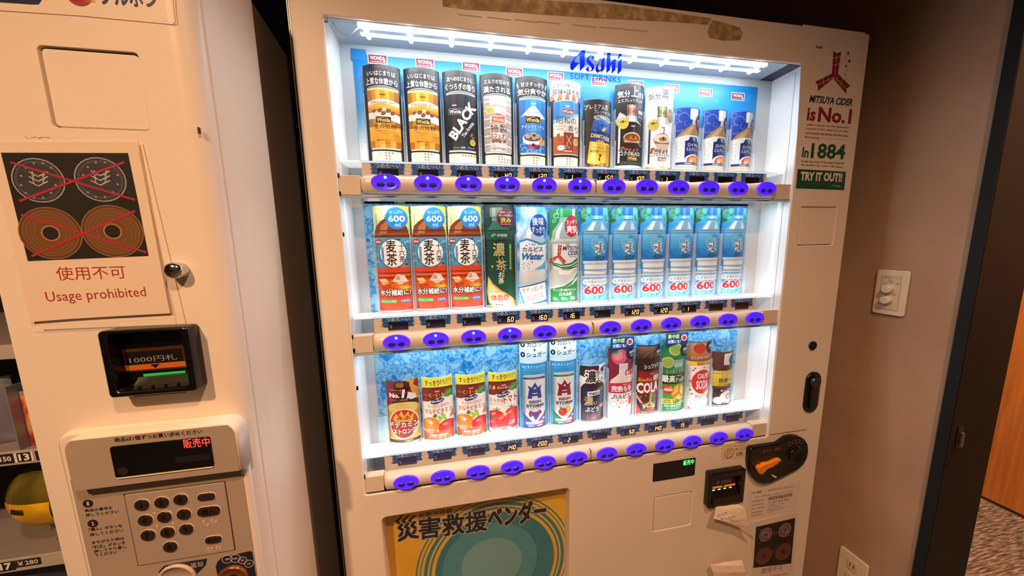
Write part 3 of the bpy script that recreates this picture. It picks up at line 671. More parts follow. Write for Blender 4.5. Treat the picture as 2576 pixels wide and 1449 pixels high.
# crumpled receipt hanging from the banknote slot
PAPER = noisy('crumpled_paper', [(.3, '#e3cdb4'), (.7, '#ecd8c0')], 30, .7, .9, bscale=160)
def sheet(rows, name, parent, m, jit=.0012, n=8, seed=1, sub=3):
    rnd = random.Random(seed); bm = bmesh.new(); R = []
    full = []
    for i in range(len(rows) - 1):
        for s in range(sub):
            f_ = s / sub; full.append([Vector(rows[i][j]).lerp(Vector(rows[i + 1][j]), f_) for j in (0, 1)])
    full.append([Vector(rows[-1][0]), Vector(rows[-1][1])])
    for a_, b_ in full: R.append([bm.verts.new(a_.lerp(b_, j / n) + Vector((0, rnd.uniform(-jit, jit), rnd.uniform(-jit, jit) * .4))) for j in range(n + 1)])
    for p, q in zip(R, R[1:]):
        for j in range(n): bm.faces.new((p[j], p[j + 1], q[j + 1], q[j]))
    o = bm_obj(name, bm, m, parent); md = o.modifiers.new('thick', 'SOLIDIFY'); md.thickness = .0003; return o
def W3(p, Y): x, z = AT(*k(*p), Y); return (x, Y, z)
rc = thing('receipt', 'crumpled paper receipt hanging torn from the banknote slot', 'paper', W3((930, 780), -.02), 'loose slips')
sheet([(W3((788, 765), -.019), W3((1010, 740), -.019)), (W3((785, 800), -.028), W3((1075, 775), -.026)), (W3((768, 880), -.036), W3((1095, 890), -.032)), (W3((860, 905), -.036), W3((1120, 960), -.032)), (W3((1010, 965), -.030), W3((1145, 1020), -.029)), (W3((1150, 1060), -.026), W3((1168, 1075), -.026))], 'paper', rc, PAPER, .0008, 8, 3)
a = Art(-.0405)
for (p, q, s) in (((800, 850), (900, 820), '領収書'), ((835, 885), (980, 860), '投入金額'), ((920, 912), (1070, 892), 'ご利用ありがとう')): a.ptext(s, k(*p), k(*q), 3.2, '#5a4a42')
a.build('faded_print', rc); rebase(rc)
rc = thing('folded_slip', 'folded paper slip sticking out at the bottom edge under the receipt', 'paper', W3((910, 1400), -.02), 'loose slips')
sheet([(W3((745, 1335), -.012), W3((1040, 1285), -.012)), (W3((735, 1350), -.020), W3((1062, 1345), -.020)), (W3((765, 1420), -.024), W3((1080, 1410), -.024)), (W3((770, 1500), -.020), W3((1085, 1490), -.020)), (W3((770, 1640), -.003), W3((1085, 1600), -.003))], 'paper', rc, PAPER, .0006, 8, 8)
rebase(rc)
# ================================================================ display samples
YF = .055
def sample(name, label, cat, i, row, W_, H, art, back='#17181c', group=None, sag=14.5, lift=0, dx=0, base=True, extra=None):
    """curved printed sheet standing in a clear holder; art in mm, u from -W/2 to W/2, v from 0"""
    x = -.0072 + (i - 5.5) * .0811 + dx; z = shelf_tops[row] + lift
    t = thing(name, label, cat, (x, YF, z), group); hw = W_ / 2
    r = (hw * hw + sag * sag) / (2 * sag); kn = 5.0
    arc = lambda u: (r - math.sqrt(max(0, r * r - u * u))) / 1000
    def fm(u, y, v):             # the sheet is faceted every 5 mm, print and sheet alike
        q = u * 1000 / kn; a0 = math.floor(q); f = q - a0
        return Vector((u, y + arc(a0 * kn) * (1 - f) + arc((a0 + 1) * kn) * f, v))
    us = [-hw] + [k * kn for k in range(-8, 9) if abs(k * kn) < hw - .5] + [hw]
    bm = bmesh.new(); n = len(us) - 1; F = []; B = []
    for k in range(n + 1):
        u = us[k] / 1000; p = fm(u, 0, 0)
        F.append((bm.verts.new((p.x, p.y, .0008)), bm.verts.new((p.x, p.y, H / 1000)))); B.append((bm.verts.new((p.x * .98, p.y + .0012, .0008)), bm.verts.new((p.x * .98, p.y + .0012, H / 1000))))
    for k in range(n):
        bm.faces.new((F[k][0], F[k + 1][0], F[k + 1][1], F[k][1])); bm.faces.new((B[k + 1][0], B[k][0], B[k][1], B[k + 1][1]))
        bm.faces.new((F[k][1], F[k + 1][1], B[k + 1][1], B[k][1])); bm.faces.new((F[k + 1][0], F[k][0], B[k][0], B[k + 1][0]))
    for e in (0, n): bm.faces.new((F[e][0], F[e][1], B[e][1], B[e][0]))
    sh = bm_obj('sheet', bm, C(back, .42), t)
    o = art.build('label_print', t, fmap=fm, cuts=[q / 1000 for q in range(-35, 36, 5)], unit=.001, eps=.00003, lim=(-hw / 1000, hw / 1000, .0008, H / 1000))
    bm = bmesh.new()
    yb = fm(hw / 1000, 0, 0).y
    for s in (-1, 1):
        xs = s * (hw / 1000 + .0006)
        box(bm, xs - .0005, xs + .0005, yb - .012, yb + .006, .001, H * .00035)
        box(bm, xs - .0005, xs + .0005, yb - .007, yb + .006, H * .00035, H * .00072)
    pts = [(-hw / 1000 * 1.0, yb - .006)] + [(fm(u / 1000, 0, 0).x, fm(u / 1000, 0, 0).y - .004) for u in range(-30, 31, 10)] + [(hw / 1000, yb - .006)]
    for p, q in zip(pts, pts[1:]):
        v = [bm.verts.new((p[0], p[1], .0005)), bm.verts.new((q[0], q[1], .0005)), bm.verts.new((q[0], q[1], .0075)), bm.verts.new((p[0], p[1], .0075))]; bm.faces.new(v)
    bm_obj('holder', bm, CLEAR, t)
    if extra: extra(t)
    return t
def again(t, i, label, dx=0):
    return dup(t, (-.0072 + (i - 5.5) * .0811 + dx, t.location.y, t.location.z), label)
def bean(a, x, y, r, col='#5a3018', rot=.6):
    a.ell(x, y, r, r * .68, col, rot, 12); a.line((x - r * .7 * math.cos(rot), y - r * .7 * math.sin(rot)), (x + r * .7 * math.cos(rot), y + r * .7 * math.sin(rot)), r * .22, '#c9a07a')
def info(a, n3):
    a.rect(1, 17.5, 62, 21, '#3a2312', 2); a.rect(1, 17.5, 60, 19.5, '#efe3bd', 2)
    for j, (s, n_) in enumerate(zip(('コーヒー感', 'ミルク感', '甘さ'), n3)):
        y = 23.5 - j * 6; a.text(s, -17, y, 17 if j < 2 else 8, 3.6, '#3b2a1a', .02)
        for q in range(5):
            x = 1 + q * 6.6; a.ell(x, y, 2.2, 2.1, '#4a2d14' if q < n_ else '#e0d1a6', .8, 8)
            if q < n_: a.line((x - 1.5, y - 1.5), (x + 1.5, y + 1.5), .7, '#efe3bd')
    a.text('※当社調べによる味のイメージです', 1, 3.6, 50, 2.6, '#b9b3a6', .02)
def wonda(a, x, y, w, h, fg='#f3d98a', bg='#17140f', edge='#caa24a'):
    a.rect(x, y, w, h, edge, 1); a.rect(x, y, w - 1.2, h - 1.2, bg, .8); a.text('Wonda', x, y - .3, w * .86, h * .62, fg, .03)
    a.ring(x, y - h * .25, w * .32, h * .62, .7, fg, 20, 40, 140)
def asahi(a, x, y, col, s=1): a.text('Asahi', x, y, 13 * s, 4.6 * s, col, .03, shear=.35)
def tall_header(a, l1, l2, bg='#15161a', fg='#f4f6f7', w1=56, w2=63):
    a.rect(0, 99, 80, 199, bg); a.text(l1, 0, 181, w1, 9.5, fg, .02); a.text(l2, 0, 165.5, w2, 13, fg, .03)
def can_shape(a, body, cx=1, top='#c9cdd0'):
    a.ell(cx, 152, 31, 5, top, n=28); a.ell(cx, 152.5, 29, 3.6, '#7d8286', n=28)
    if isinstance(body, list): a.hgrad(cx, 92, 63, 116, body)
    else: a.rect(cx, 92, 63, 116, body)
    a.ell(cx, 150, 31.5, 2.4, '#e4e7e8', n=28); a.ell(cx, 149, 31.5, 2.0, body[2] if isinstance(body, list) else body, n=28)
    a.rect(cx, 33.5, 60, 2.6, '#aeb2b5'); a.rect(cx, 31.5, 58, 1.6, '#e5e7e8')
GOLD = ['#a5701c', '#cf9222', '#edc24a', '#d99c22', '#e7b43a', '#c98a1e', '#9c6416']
# 1, 2 gold coffee cans
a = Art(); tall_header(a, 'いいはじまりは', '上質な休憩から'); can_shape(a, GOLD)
a.grad(1, 55, 63, 42, '#e2921a', '#f0b646', 6); a.hgrad(1, 41, 63, 14, ['#b06a14', '#e09a24', '#f2c04a', '#d5851a', '#eba634', '#b56d16'])
asahi(a, 1, 140, '#2a1c08'); a.poly([(-30.5, 126), (-15, 130), (0, 131), (16, 130), (32.5, 126), (32.5, 117), (16, 121), (0, 122), (-15, 121), (-30.5, 117)], '#f3ece0')
a.text('PREMIUM', 1, 124, 46, 4.2, '#7d5a20', .0); a.grad(1, 113, 63, 14, '#d87a18', '#f4cf5e', 5)
a.poly([(-30.5, 104), (-12, 107), (0, 109), (14, 106), (32.5, 101), (32.5, 86), (14, 90), (-12, 91), (-30.5, 92)], '#f5f0e8')
for x, y, r in ((-18, 107, 4.2), (-6, 108, 5.2), (1, 103, 5.4), (11, 108, 5), (19, 104, 5)): bean(a, x, y, r, '#5b2a12', .5)
a.ell(3, 112, 3, 3, '#fff6cf'); wonda(a, 0, 90, 31, 13); a.text('金の微糖', 2, 77, 46, 10, '#2a1c0c', .01)
a.text('上質な香りとすっきりした甘さ', 2, 68, 40, 2.6, '#5a3410'); a.text('コクのあるコーヒー', 2, 64, 26, 2.6, '#5a3410'); a.ring(24, 58, 6.5, 8, .7, '#8a5414'); a.text('微糖\n50%', 24, 58, 8, 8, '#8a5414')
a.text('"高級豆をひきたてた"', 2, 49, 38, 3.4, '#3a200a', .02); a.text('コーヒー', 2, 43, 20, 5, '#3a200a', .02); info(a, (3, 2, 2))
g1 = sample('sample_can', 'gold coffee can sample, leftmost on the top shelf', 'drink sample', 0, 0, 74.5, 198, a)
again(g1, 1, 'gold coffee can sample, second from the left on the top shelf, beside the black can')
# 3 black
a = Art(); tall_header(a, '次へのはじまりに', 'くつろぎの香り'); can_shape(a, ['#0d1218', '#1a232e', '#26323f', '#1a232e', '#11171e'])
asahi(a, -14, 128, '#cfd6dc', .8); wonda(a, -12, 115, 29, 12, '#e8ecef', '#1a232e', '#aab2b8')
a.text('BLACK', 3, 96, 88, 21, '#f2f4f5', .04, rot=.98, shear=.1); a.text('The Aroma', 14, 79, 40, 8, '#e4e8ea', .02, rot=.95)
bean(a, 22, 68, 5, '#6a3a20', 1); bean(a, 25, 62, 4, '#7a4526', .3); a.ell(24, 52, 6.4, 6.8, '#e0b84a'); a.text('芳醇な\n香り', 24, 52, 9, 7, '#4a2c0c', .02); a.text('コーヒー/無糖・ブラック', 4, 40, 46, 5, '#dfe3e6', .02); info(a, (5, 0, 0))
sample('sample_can', 'black coffee can sample with large slanted white lettering on the top shelf', 'drink sample', 2, 0, 74.5, 198, a)
# 4 white and brown
a = Art(); tall_header(a, 'ミルクの甘みで', '満たされる', w2=60); can_shape(a, ['#a89c96', '#d3cbc6', '#ece7e3', '#dcd4cf', '#b5aaa4'])
for j in range(12): a.poly([(-30, 140 - j * 9), (0, 143 - j * 9), (32, 136 - j * 9), (32, 133.5 - j * 9), (0, 140 - j * 9), (-30, 138 - j * 9)], '#bfb3ab' if j % 2 else '#f6f3f0')
a.ell(-19, 122, 8.6, 9, '#d8b353'); a.ell(-19, 122, 7.6, 8, '#e7c766'); a.text('満足感ある\n味わい', -19, 121, 14, 8, '#4a3210', .02); asahi(a, 2, 114, '#b23a2c', .95)
wonda(a, 1, 103, 30, 12.5, '#f6e2cf', '#c9502c', '#f2d9c8'); a.text('特製', 2, 84, 38, 16, '#3b2118', .02); a.text('カフェオレ', 3, 67, 42, 11, '#3b2118', .02)
for x, y in ((-11, 57), (-3, 58), (4, 56), (15, 57)): bean(a, x, y, 4.6, '#8a3a22', .8)
a.text('コーヒー飲料', 3, 40, 30, 5, '#8a4a3a', .02); info(a, (2, 5, 5))
sample('sample_can', 'white and brown swirled milk coffee can sample on the top shelf', 'drink sample', 3, 0, 74.5, 198, a)
# 5 blue mountain
a = Art(); tall_header(a, '甘さすっきり', '気分爽やか', w1=54, w2=66)
for s in (-1, 1): a.poly([(s * 33, 186), (s * 31, 176), (s * 32, 174), (s * 35, 182)], '#f4f6f7')
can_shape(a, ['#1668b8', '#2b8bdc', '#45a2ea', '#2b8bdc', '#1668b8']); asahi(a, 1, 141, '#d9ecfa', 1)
a.poly([(-28, 112), (-12, 128), (-4, 135), (4, 136), (12, 128), (30, 112), (30, 104), (-28, 104)], '#e9f3fa'); a.text('COFFEE BLUE MOUNTAIN', 0, 122, 32, 2.6, '#1a4a88'); a.poly([(-28, 112), (-18, 116), (-6, 110), (8, 115), (20, 109), (30, 112), (30, 100), (-28, 100)], '#2478c8')
wonda(a, 0, 106, 36, 15, '#f3d98a'); a.text('アイスマウンテン', 1, 91, 54, 7.5, '#f6fafc', .03); a.text('氷点下仕立て', 3, 84, 30, 3.6, '#cfe6f8')
a.ell(-1, 66, 23, 12, '#dfe6ea'); a.rect(-1, 60, 44, 8, '#c6ccd0'); a.ell(-1, 60, 22, 9, '#eef2f4'); a.ell(-1, 68, 20, 9, '#6a4a44')
for x, y, r in ((-12, 70, 6), (0, 73, 7), (10, 70, 6), (2, 66, 5)): a.ell(x, y, r, r * .8, '#b9a9a4')
a.ell(2, 72, 4, 3, '#5a3830'); a.poly([(-20, 52), (18, 52), (14, 38), (-12, 38)], '#1a6ab8')
for x, y, c in ((-8, 49, '#e2352c'), (-2, 46, '#ee5a3c'), (5, 49, '#b02030'), (11, 45, '#7a1830'), (0, 51, '#3a2a4a')): a.ell(x, y, 4, 4, c, n=8)
for x, y in ((-24, 50), (-20, 42), (22, 42), (24, 50), (-8, 38), (12, 37)): a.ring(x, y, 6, 5, 1.4, '#8fd0f4', 16, 20, 220)
a.rect(22, 58, 14, 12, '#e8a83a'); a.text('甘さ\nすっきり', 22, 58, 11, 8, '#5a2a10', .02); a.text('コーヒー', 1, 40, 18, 3.6, '#f0f6fa', .02); info(a, (3, 2, 2))
sample('sample_can', 'blue coffee can sample with a white mountain and an iced cup on the top shelf', 'drink sample', 4, 0, 74.5, 198, a)
# 6 retro
a = Art(); a.rect(0, 99, 80, 199, '#15120f'); a.rect(0, 179, 80, 42, '#eef2f0')
for j in range(9):
    c = '#f2f2ee' if j % 2 else '#b4763c'; a.rect(-34 + j * 8.5, 160, 8.3, 8, c); a.ell(-34 + j * 8.5, 156, 4.1, 4, c, n=14)
a.text('喫茶店の懐かしさ', -2, 184, 60, 9, '#15181c', .03); a.text('苦味×ほろ甘', 0, 170, 66, 13, '#15181c', .04)
a.ell(1, 149, 31, 4.4, '#c9cdd0'); a.hgrad(1, 128, 63, 42, ['#2279c2', '#3b97dc', '#4aa6e6', '#3b97dc', '#2279c2']); a.ell(1, 149, 31, 2, '#3b97dc')
a.poly([(-30.5, 104), (-10, 110), (10, 116), (32.5, 122), (32.5, 76), (-30.5, 68)], '#ece6da'); a.poly([(-30.5, 110), (0, 118), (32.5, 128), (32.5, 122), (0, 112), (-30.5, 105)], '#8fc4e8')
a.grad(1, 54, 63, 40, '#b0552c', '#c96c3a', 6)
for j in range(6): a.line((-30, 40 + j * 6), (32, 36 + j * 6.5), .6, '#8a3c1e')
a.rect(1, 33.5, 60, 2.6, '#aeb2b5'); asahi(a, 1, 140, '#d9ecfa', .9); wonda(a, 3, 128, 30, 12, '#f6e2cf', '#8c2230', '#e8d5cf')
a.text('昭和の', 0, 109, 48, 16, '#1d1b22', .01); a.text('香り', 16, 90, 28, 16, '#1d1b22', .01); a.text('SHOWA NO', -15, 96, 24, 4, '#6a5e58'); a.text('KAORI', -17, 90, 16, 4, '#6a5e58'); a.text('微糖', -4, 85, 7, 4, '#6a5e58')
a.poly([(-8, 82), (18, 82), (15, 40), (-4, 40)], '#7a2c18'); a.poly([(-5, 80), (15, 80), (13, 44), (-3, 44)], '#9c4424')
a.line((-2, 76), (11, 56), 1.2, '#f2d8c4'); a.line((11, 76), (-1, 56), 1.2, '#f2d8c4'); a.line((-1, 56), (6, 46), 1, '#f2d8c4'); a.rect(3, 41, 20, 2, '#e8dcd0'); a.rect(5, 83, 24, 2, '#efe6dc')
for x, y in ((-18, 66), (-20, 76), (24, 50), (20, 70)): bean(a, x, y, 4.6, '#8e3b20', .9)
a.ell(-14, 48, 8, 6, '#f5f1ea'); a.rect(-14, 50, 15, 5, '#f5f1ea'); a.ring(-5, 49, 3.4, 3.6, 1, '#f5f1ea'); a.ell(23, 62, 8, 8.4, '#d9b458'); a.text('喫茶・珈琲\nブレンド', 23, 62, 13, 7, '#4a3210', .02); info(a, (2, 3, 2))
sample('sample_can', 'blue and orange coffee can sample under a scalloped awning header on the top shelf', 'drink sample', 5, 0, 74.5, 195, a)
# 7 slim can
a = Art(); a.grad(0, 79, 74, 160, '#5a3a26', '#17140f', 8)
a.text('プレミアム豆', -6, 143, 56, 11, '#f2f2f0', .02, rot=-.02); a.text('ブレンドのコク', 9, 131, 46, 9, '#f2f2f0', .02, rot=-.05)
a.poly([(-20, 88), (-15, 112), (34, 106), (32, 84)], '#2355ae'); a.poly([(-22, 66), (-19, 90), (32, 85), (32, 62)], '#16306e'); a.poly([(-27, 18), (-22, 66), (32, 62), (29, 10), (2, 10), (-20, 14)], '#dfb63e'); a.poly([(-22, 20), (-17, 62), (-6, 60), (-9, 15)], '#f5db7c'); a.poly([(16, 14), (20, 61), (30, 60), (28, 12)], '#b88a22')
a.ell(10, 117, 25, 7.5, '#b9c0b6', -.12); a.ell(10, 118, 22, 5.6, '#8b948c', -.12); a.ell(8, 119, 10, 2.4, '#cfd6cc', -.3); a.ell(10, 109, 25, 3.5, '#3a70c8', -.12)
for x, y in ((-8, 102), (2, 96), (-10, 90), (22, 98), (0, 106)): a.ell(x, y, 3.4, 3, '#3f7ad0', n=6)
a.poly([(5, 91), (13, 99), (16, 96), (8, 88)], '#e3d27a'); a.poly([(9, 90), (16, 97), (19, 94), (12, 87)], '#c9b04e')
a.text('DEMITASSE', 5, 76, 50, 9, '#f1e6b8', .02, rot=-.16); a.text('（微糖）', 3, 66.5, 22, 5, '#f1e6b8', 0, rot=-.1); a.line((-22, 63), (32, 59), 1.2, '#f4e3a4')
a.text('甘さに頼らない', 0, 51, 32, 4.5, '#4a3410', .02, rot=-.08); a.text('最高峰のコク', -1, 43, 40, 7, '#3a2808', .02, rot=-.06); a.poly([(-2, 22), (1, 33), (-3, 37), (5, 36), (8, 38), (5, 31), (2, 28), (4, 20)], '#6a3412'); a.text('コーヒー 砂糖30%減', 0, 15.5, 40, 3.6, '#4a3410')
rnd = random.Random(3)
for j in range(46): bean(a, rnd.uniform(-36, 36), rnd.uniform(1, 12) + (4 if abs(j % 9 - 4) > 2 else 0) * .5, 3.4, rnd.choice(['#5a2b1c', '#7c4632', '#3a1a12']), rnd.uniform(0, 3))
sample('sample_can', 'slim coffee sample showing a tilted blue and gold can on the top shelf', 'drink sample', 6, 0, 71, 159, a, back='#2a1f18')
# 8, 9 bottle cans
def bottle_can(bg, fg, cap, capd, body, txt, low, white):
    a = Art(); a.rect(0, 99, 90, 200, bg)
    a.text('気分', -20, 176, 27, 15, fg, .03, rot=.04); a.text('上' if not white else '満', 6, 182, 19, 23, fg, .03); a.text('げる' if not white else 'たす', 26, 176, 17, 12, fg, .03); a.text('エスプレッソブレンド', 0, 162, 66, 8, fg, .02, rot=.03, shear=.1)
    a.poly([(-36, 118), (-28, 136), (-16, 128), (-10, 118), (-14, 104), (-34, 108)], '#cfd6da' if not white else '#e9f1f4')
    a.hgrad(0, 148, 27, 9, cap); a.hgrad(0, 139, 25, 9, capd); a.hgrad(0, 131, 26, 6, cap); a.text('Asahi', 0, 148, 18, 3.2, '#f5e8e4'); a.rect(3, 137.5, 6, 1.6, '#3a2a24')
    a.poly([(-12, 128), (12, 128), (16, 118), (28, 110), (31, 102), (-31, 102), (-28, 110), (-16, 118)], '#b9bcc0'); a.poly([(-6, 128), (6, 128), (10, 112), (-8, 112)], '#eef0f2'); a.rect(2, 112, 22, 4, '#2a2422')
    a.rect(0, 62, 62, 88, body); a.ell(0, 104, 31, 10, body); a.hgrad(-26, 62, 8, 86, [txt, body])
    a.ell(-20, 110, 12.5, 13, '#caa02c'); a.ell(-20, 110, 11.4, 11.8, '#f0d64c' if not white else '#e2bd5a'); a.text('3種の', -20, 114, 15, 6, '#2a2008', .03); a.text('エスプレッソ\nブレンド', -20, 105.5, 17, 7, '#4a3a10', .02)
    a.ell(25, 134, 12.5, 17, '#1c1f22' if not white else '#a57f56'); a.ring(25, 134, 12.5, 17, .6, '#8d9296'); a.text('無糖' if not white else 'カフェ', 26, 137, 16, 9 if not white else 6, '#f2f2f0', .02)
    if not white: a.text('ブラック', 26, 126, 17, 6, '#f2f2f0', .02)
    asahi(a, 4, 104.5, '#f0ece6' if not white else '#3a2018', .9)
    a.line((7, 102), (5, 82), 2.6, '#a0401c'); a.ell(4, 76, 24, 15, '#a8865c' if not white else '#8a4e2a'); a.poly([(-20, 76), (28, 76), (20, 52), (-10, 52)], '#3a2014' if not white else '#d8c4ac'); a.poly([(-19, 72), (27, 72), (25, 66), (-16, 66)], '#d8a868' if not white else '#a86a3e')
    a.ell(4, 79, 23, 10.5, '#e8dccc'); a.ell(4, 78, 21, 9, '#8a4a1c' if not white else '#e9ddd0'); a.ell(5, 77, 12, 5, '#c87a2e' if not white else '#b5794e'); a.ell(6, 79, 3, 4, '#5a2410'); a.ring(29, 66, 6, 7, 1.2, '#cfc6bc')
    for x, y in ((-20, 54), (-12, 50), (-3, 49), (8, 48), (18, 50), (-24, 48)): bean(a, x, y, 5, '#8a5038', .6 + x * .03)
    a.text(low, 1, 41, 54, 10, txt, .03); wonda(a, 5, 30, 26, 10, *(('#e8c24a', '#20201c', '#e8c24a') if not white else ('#f6e2cf', '#8c2230', '#e8d5cf')))
    a.text('ESPRESSO', 3, 19, 52, 6, '#5c6064' if not white else '#b9b4a4', .01); a.text('BLEND', 3, 13.5, 20, 3, '#5c6064' if not white else '#b9b4a4')
    return a
a = bottle_can('#1c2024', '#f2f4f5', ['#8a5248', '#c98478', '#e8b4a8', '#b9746a', '#7c463e'], ['#7c463e', '#b9746a', '#dba296', '#a9665c', '#6e3c34'], '#181b1f', '#f2f4f5', 'コクのBLACK', False)
a.rect(0, 6, 80, 14, '#cfdbe4'); a.rect(0, 10.5, 80, 1.4, '#eef4f8'); a.text('コーヒー/無糖・ブラック', 4, 5.5, 42, 4.4, '#2a3036', .02)
sample('sample_bottle', 'black bottle can sample with a rose coloured cap on the top shelf', 'drink sample', 7, 0, 77, 199, a, back='#1c2024', dx=.0015)
a = bottle_can('#dfeaf0', '#1a2026', ['#6a6238', '#a39a62', '#d6cf9c', '#9c925a', '#6a6238'], ['#5e6a3a', '#8f9a5c', '#c3cb94', '#8a9456', '#55602f'], '#eef2f3', '#3a2a22', 'コクのカフェオレ', True)
a.hgrad(0, 6, 80, 12, ['#c88a1e', '#e8b84a', '#f6de94', '#d89c2a', '#f0c860', '#c88a1e'])
sample('sample_bottle', 'white bottle can sample with an olive gold cap on the top shelf', 'drink sample', 8, 0, 77, 198, a, back='#dfeaf0', dx=.0015)
# 10-12 milk tea
a = Art(); a.rect(0, 80, 80, 160, '#1d3f9a'); rnd = random.Random(9)
a.ring(-18, 132, 12, 12, 1.6, '#5f86d6', 24, 0, 260); a.ring(-26, 112, 10, 12, 1.6, '#5f86d6', 24, 60, 320); a.ring(-10, 118, 6, 7, 1.2, '#5f86d6', 20, 100, 380); a.ring(-30, 146, 6, 6, 1.2, '#5f86d6', 20, 0, 300); a.rect(0, 155, 71, .8, '#7fa0e2'); a.rect(-33, 80, .8, 156, '#7fa0e2')
a.poly([(-33, 84), (-20, 100), (-2, 112), (4, 118), (20, 118), (36, 96), (36, 80), (-33, 80)], '#a5825c'); a.poly([(-26, 84), (-8, 102), (4, 112), (12, 112), (2, 96), (-4, 84)], '#c4a67e')
a.rect(11, 140, 27, 26, '#ccd3da', 3); a.rect(5, 140, 9, 24, '#eef2f5', 2); a.rect(12, 121, 15, 12, '#b8c0c6')
a.poly([(-36, 0), (-36, 76), (-28, 86), (-10, 90), (36, 90), (36, 0)], '#e3e7e6'); a.hgrad(-30, 45, 12, 80, ['#b9bdbb', '#d3d7d5', '#eceeed'])
for j in range(5): a.ring(-25, 70 - j * 10, 5, 5, .8, '#b4b8b6', 14, j * 60, j * 60 + 250)
a.poly([(-12, 26), (-12, 76), (-4, 78), (0, 86), (24, 86), (28, 78), (36, 76), (36, 26)], '#1c2f72'); a.rect(14, 79, 7, 5, '#8fa3d8'); a.text('Asahi', 12, 83, 11, 3, '#e6ecf8', .02)
a.text('ロイヤル', 13, 67, 36, 8.5, '#f2f5fa', .04); a.text('ミルクティー', 12, 56, 40, 9, '#f2f5fa', .04); a.text('RICH MILK', 13, 48, 26, 3, '#8fa3d8')
a.ell(16, 30, 28, 15, '#f2ece6'); a.ell(17, 30, 24, 12, '#c85a28'); a.ell(12, 33, 12, 6, '#e99a62'); a.ell(24, 27, 8, 5, '#e07a40'); a.ell(6, 28, 6, 4, '#f3c9a4'); a.line((22, 40), (30, 20), 1.4, '#f0d4bc')
a.rect(0, 22, 76, 6, '#20357e'); a.text('北海道産生クリーム使用', 9, 22, 42, 3.6, '#e6ecf8', .03); a.grad(0, 9, 74, 19, '#8a6a48', '#d8c4a2', 6); a.rect(0, 10, 74, 2.4, '#ead8b8'); a.rect(0, 2, 74, 4, '#7a5a3c')
a.poly([(14, 122), (18, 134), (26, 142), (34, 140), (37, 128), (36, 100), (28, 98), (20, 106), (16, 114)], '#5c1f2c'); a.ring(27, 120, 11, 19, 1.4, '#8d4250', 24); a.text('濃厚\nリッチ', 28, 121, 14, 18, '#e9d8d4', .03)
m1 = sample('sample_bottle', 'milk tea bottle sample on the top shelf, nearest the white bottle can', 'drink sample', 9, 0, 71, 156, a, back='#1d3f9a')
again(m1, 10, 'milk tea bottle sample on the top shelf, between two others like it'); again(m1, 11, 'milk tea bottle sample at the right end of the top shelf')
# ---------------------------------------------------------------- middle shelf
TEA = noisy('iced_tea_print', [(.35, '#b8320f'), (.5, '#e06a18'), (.66, '#f2c23a')], 45, .4, 0, 3)
a = Art(); a.rect(0, 120, 90, 242, '#cfe4ee'); a.grad(0, 205, 78, 70, '#e9dc6e', '#f0e24a', 4); a.poly([(-39, 240), (-10, 240), (-12, 215), (-20, 195), (-39, 180)], '#efe8a0')
a.text('国産素材使用の混合茶', -31, 205, 3.2, 34, '#5a5a40', vert=True)
a.rect(0, 231, 30, 20, '#c7d2d6', 2); a.rect(-6, 231, 9, 19, '#e9eff1', 1); a.rect(0, 218, 24, 6, '#a9b8be'); a.rect(0, 214, 26, 3, '#5ea6b8')
a.poly([(-38, 176), (-33, 196), (-22, 206), (-12, 212), (12, 212), (24, 204), (33, 194), (37, 176), (37, 170), (-38, 170)], '#7c3414'); a.poly([(-26, 176), (-22, 196), (-8, 208), (-2, 208), (-10, 180)], '#b06a3a'); a.rect(0, 186, 72, 2.2, '#54200c'); a.rect(0, 179, 74, 2, '#a05a30'); a.rect(0, 174, 74, 3, '#5c260f')
a.rect(0, 137, 74, 68, '#4c98be'); rnd = random.Random(4)
for j in range(26): a.ring(rnd.choice([-33, 33]) + rnd.uniform(-4, 4), 106 + j * 2.4, 5, 3, .9, rnd.choice(['#1f6a94', '#cfe8f2', '#2e80aa']), 12, 0, 220)
a.ell(1, 136, 30, 33, '#2a7aa6', n=32); a.ell(1, 136, 28, 31, '#f3f6f6', n=32)
a.text('麦茶', -2, 137, 22, 56, '#17181c', .03, vert=True); a.text('十六茶', 20, 137, 12, 42, '#17181c', .03, vert=True); a.rect(-21, 133, 5, 34, '#2a76b4'); a.text('カフェインゼロ', -21, 133, 3, 30, '#f0f6fa', vert=True); a.text('国産大麦', -27, 125, 3, 20, '#444a50', vert=True)
a.ell(-30, 162, 8, 6, '#9c2632'); a.text('600ml', -30, 162, 12, 5, '#f4e8e0', .03); asahi(a, 13, 167, '#1d2a34', .9); a.ell(22, 106, 6.5, 4.4, '#d96a30', .4); a.ell(12, 103, 4, 2, '#8a3a20'); a.ell(28, 111, 3, 2, '#7a2a1a')
a.grad(0, 52, 74, 104, '#c63a12', '#d8481a', 5); a.rect(0, 92, 71, 2.4, '#7c2408'); a.rect(0, 82, 70, 3, '#8c2c0c'); a.rect(0, 87, 66, 1.4, '#f0905a')
a.rect(0, 62, 72, 26, TEA); a.poly([(-4, 74), (8, 90), (22, 86), (30, 72), (12, 66)], '#e9dccb'); a.poly([(2, 78), (10, 88), (14, 76)], '#b9a088'); a.poly([(-34, 78), (-18, 80), (-10, 70), (-26, 66)], '#e9cf86'); a.rect(0, 71, 72, .8, '#a8401a')
a.text('水分補給に!', 0, 48, 66, 14, '#ffffff', .05, out=('#17120e', .10)); a.grad(0, 17, 74, 34, '#b83012', '#dc4c1c', 5)
a.rect(-15, 28, 38, 8, '#3f9a46', 3.9); a.text('カフェインゼロ', -15, 28, 32, 4.8, '#f4faf4', .03); a.rect(22, 28, 23, 8, '#2b6fae', 3.9); a.text('ミネラル', 22, 28, 18, 4.8, '#f4faf4', .03)
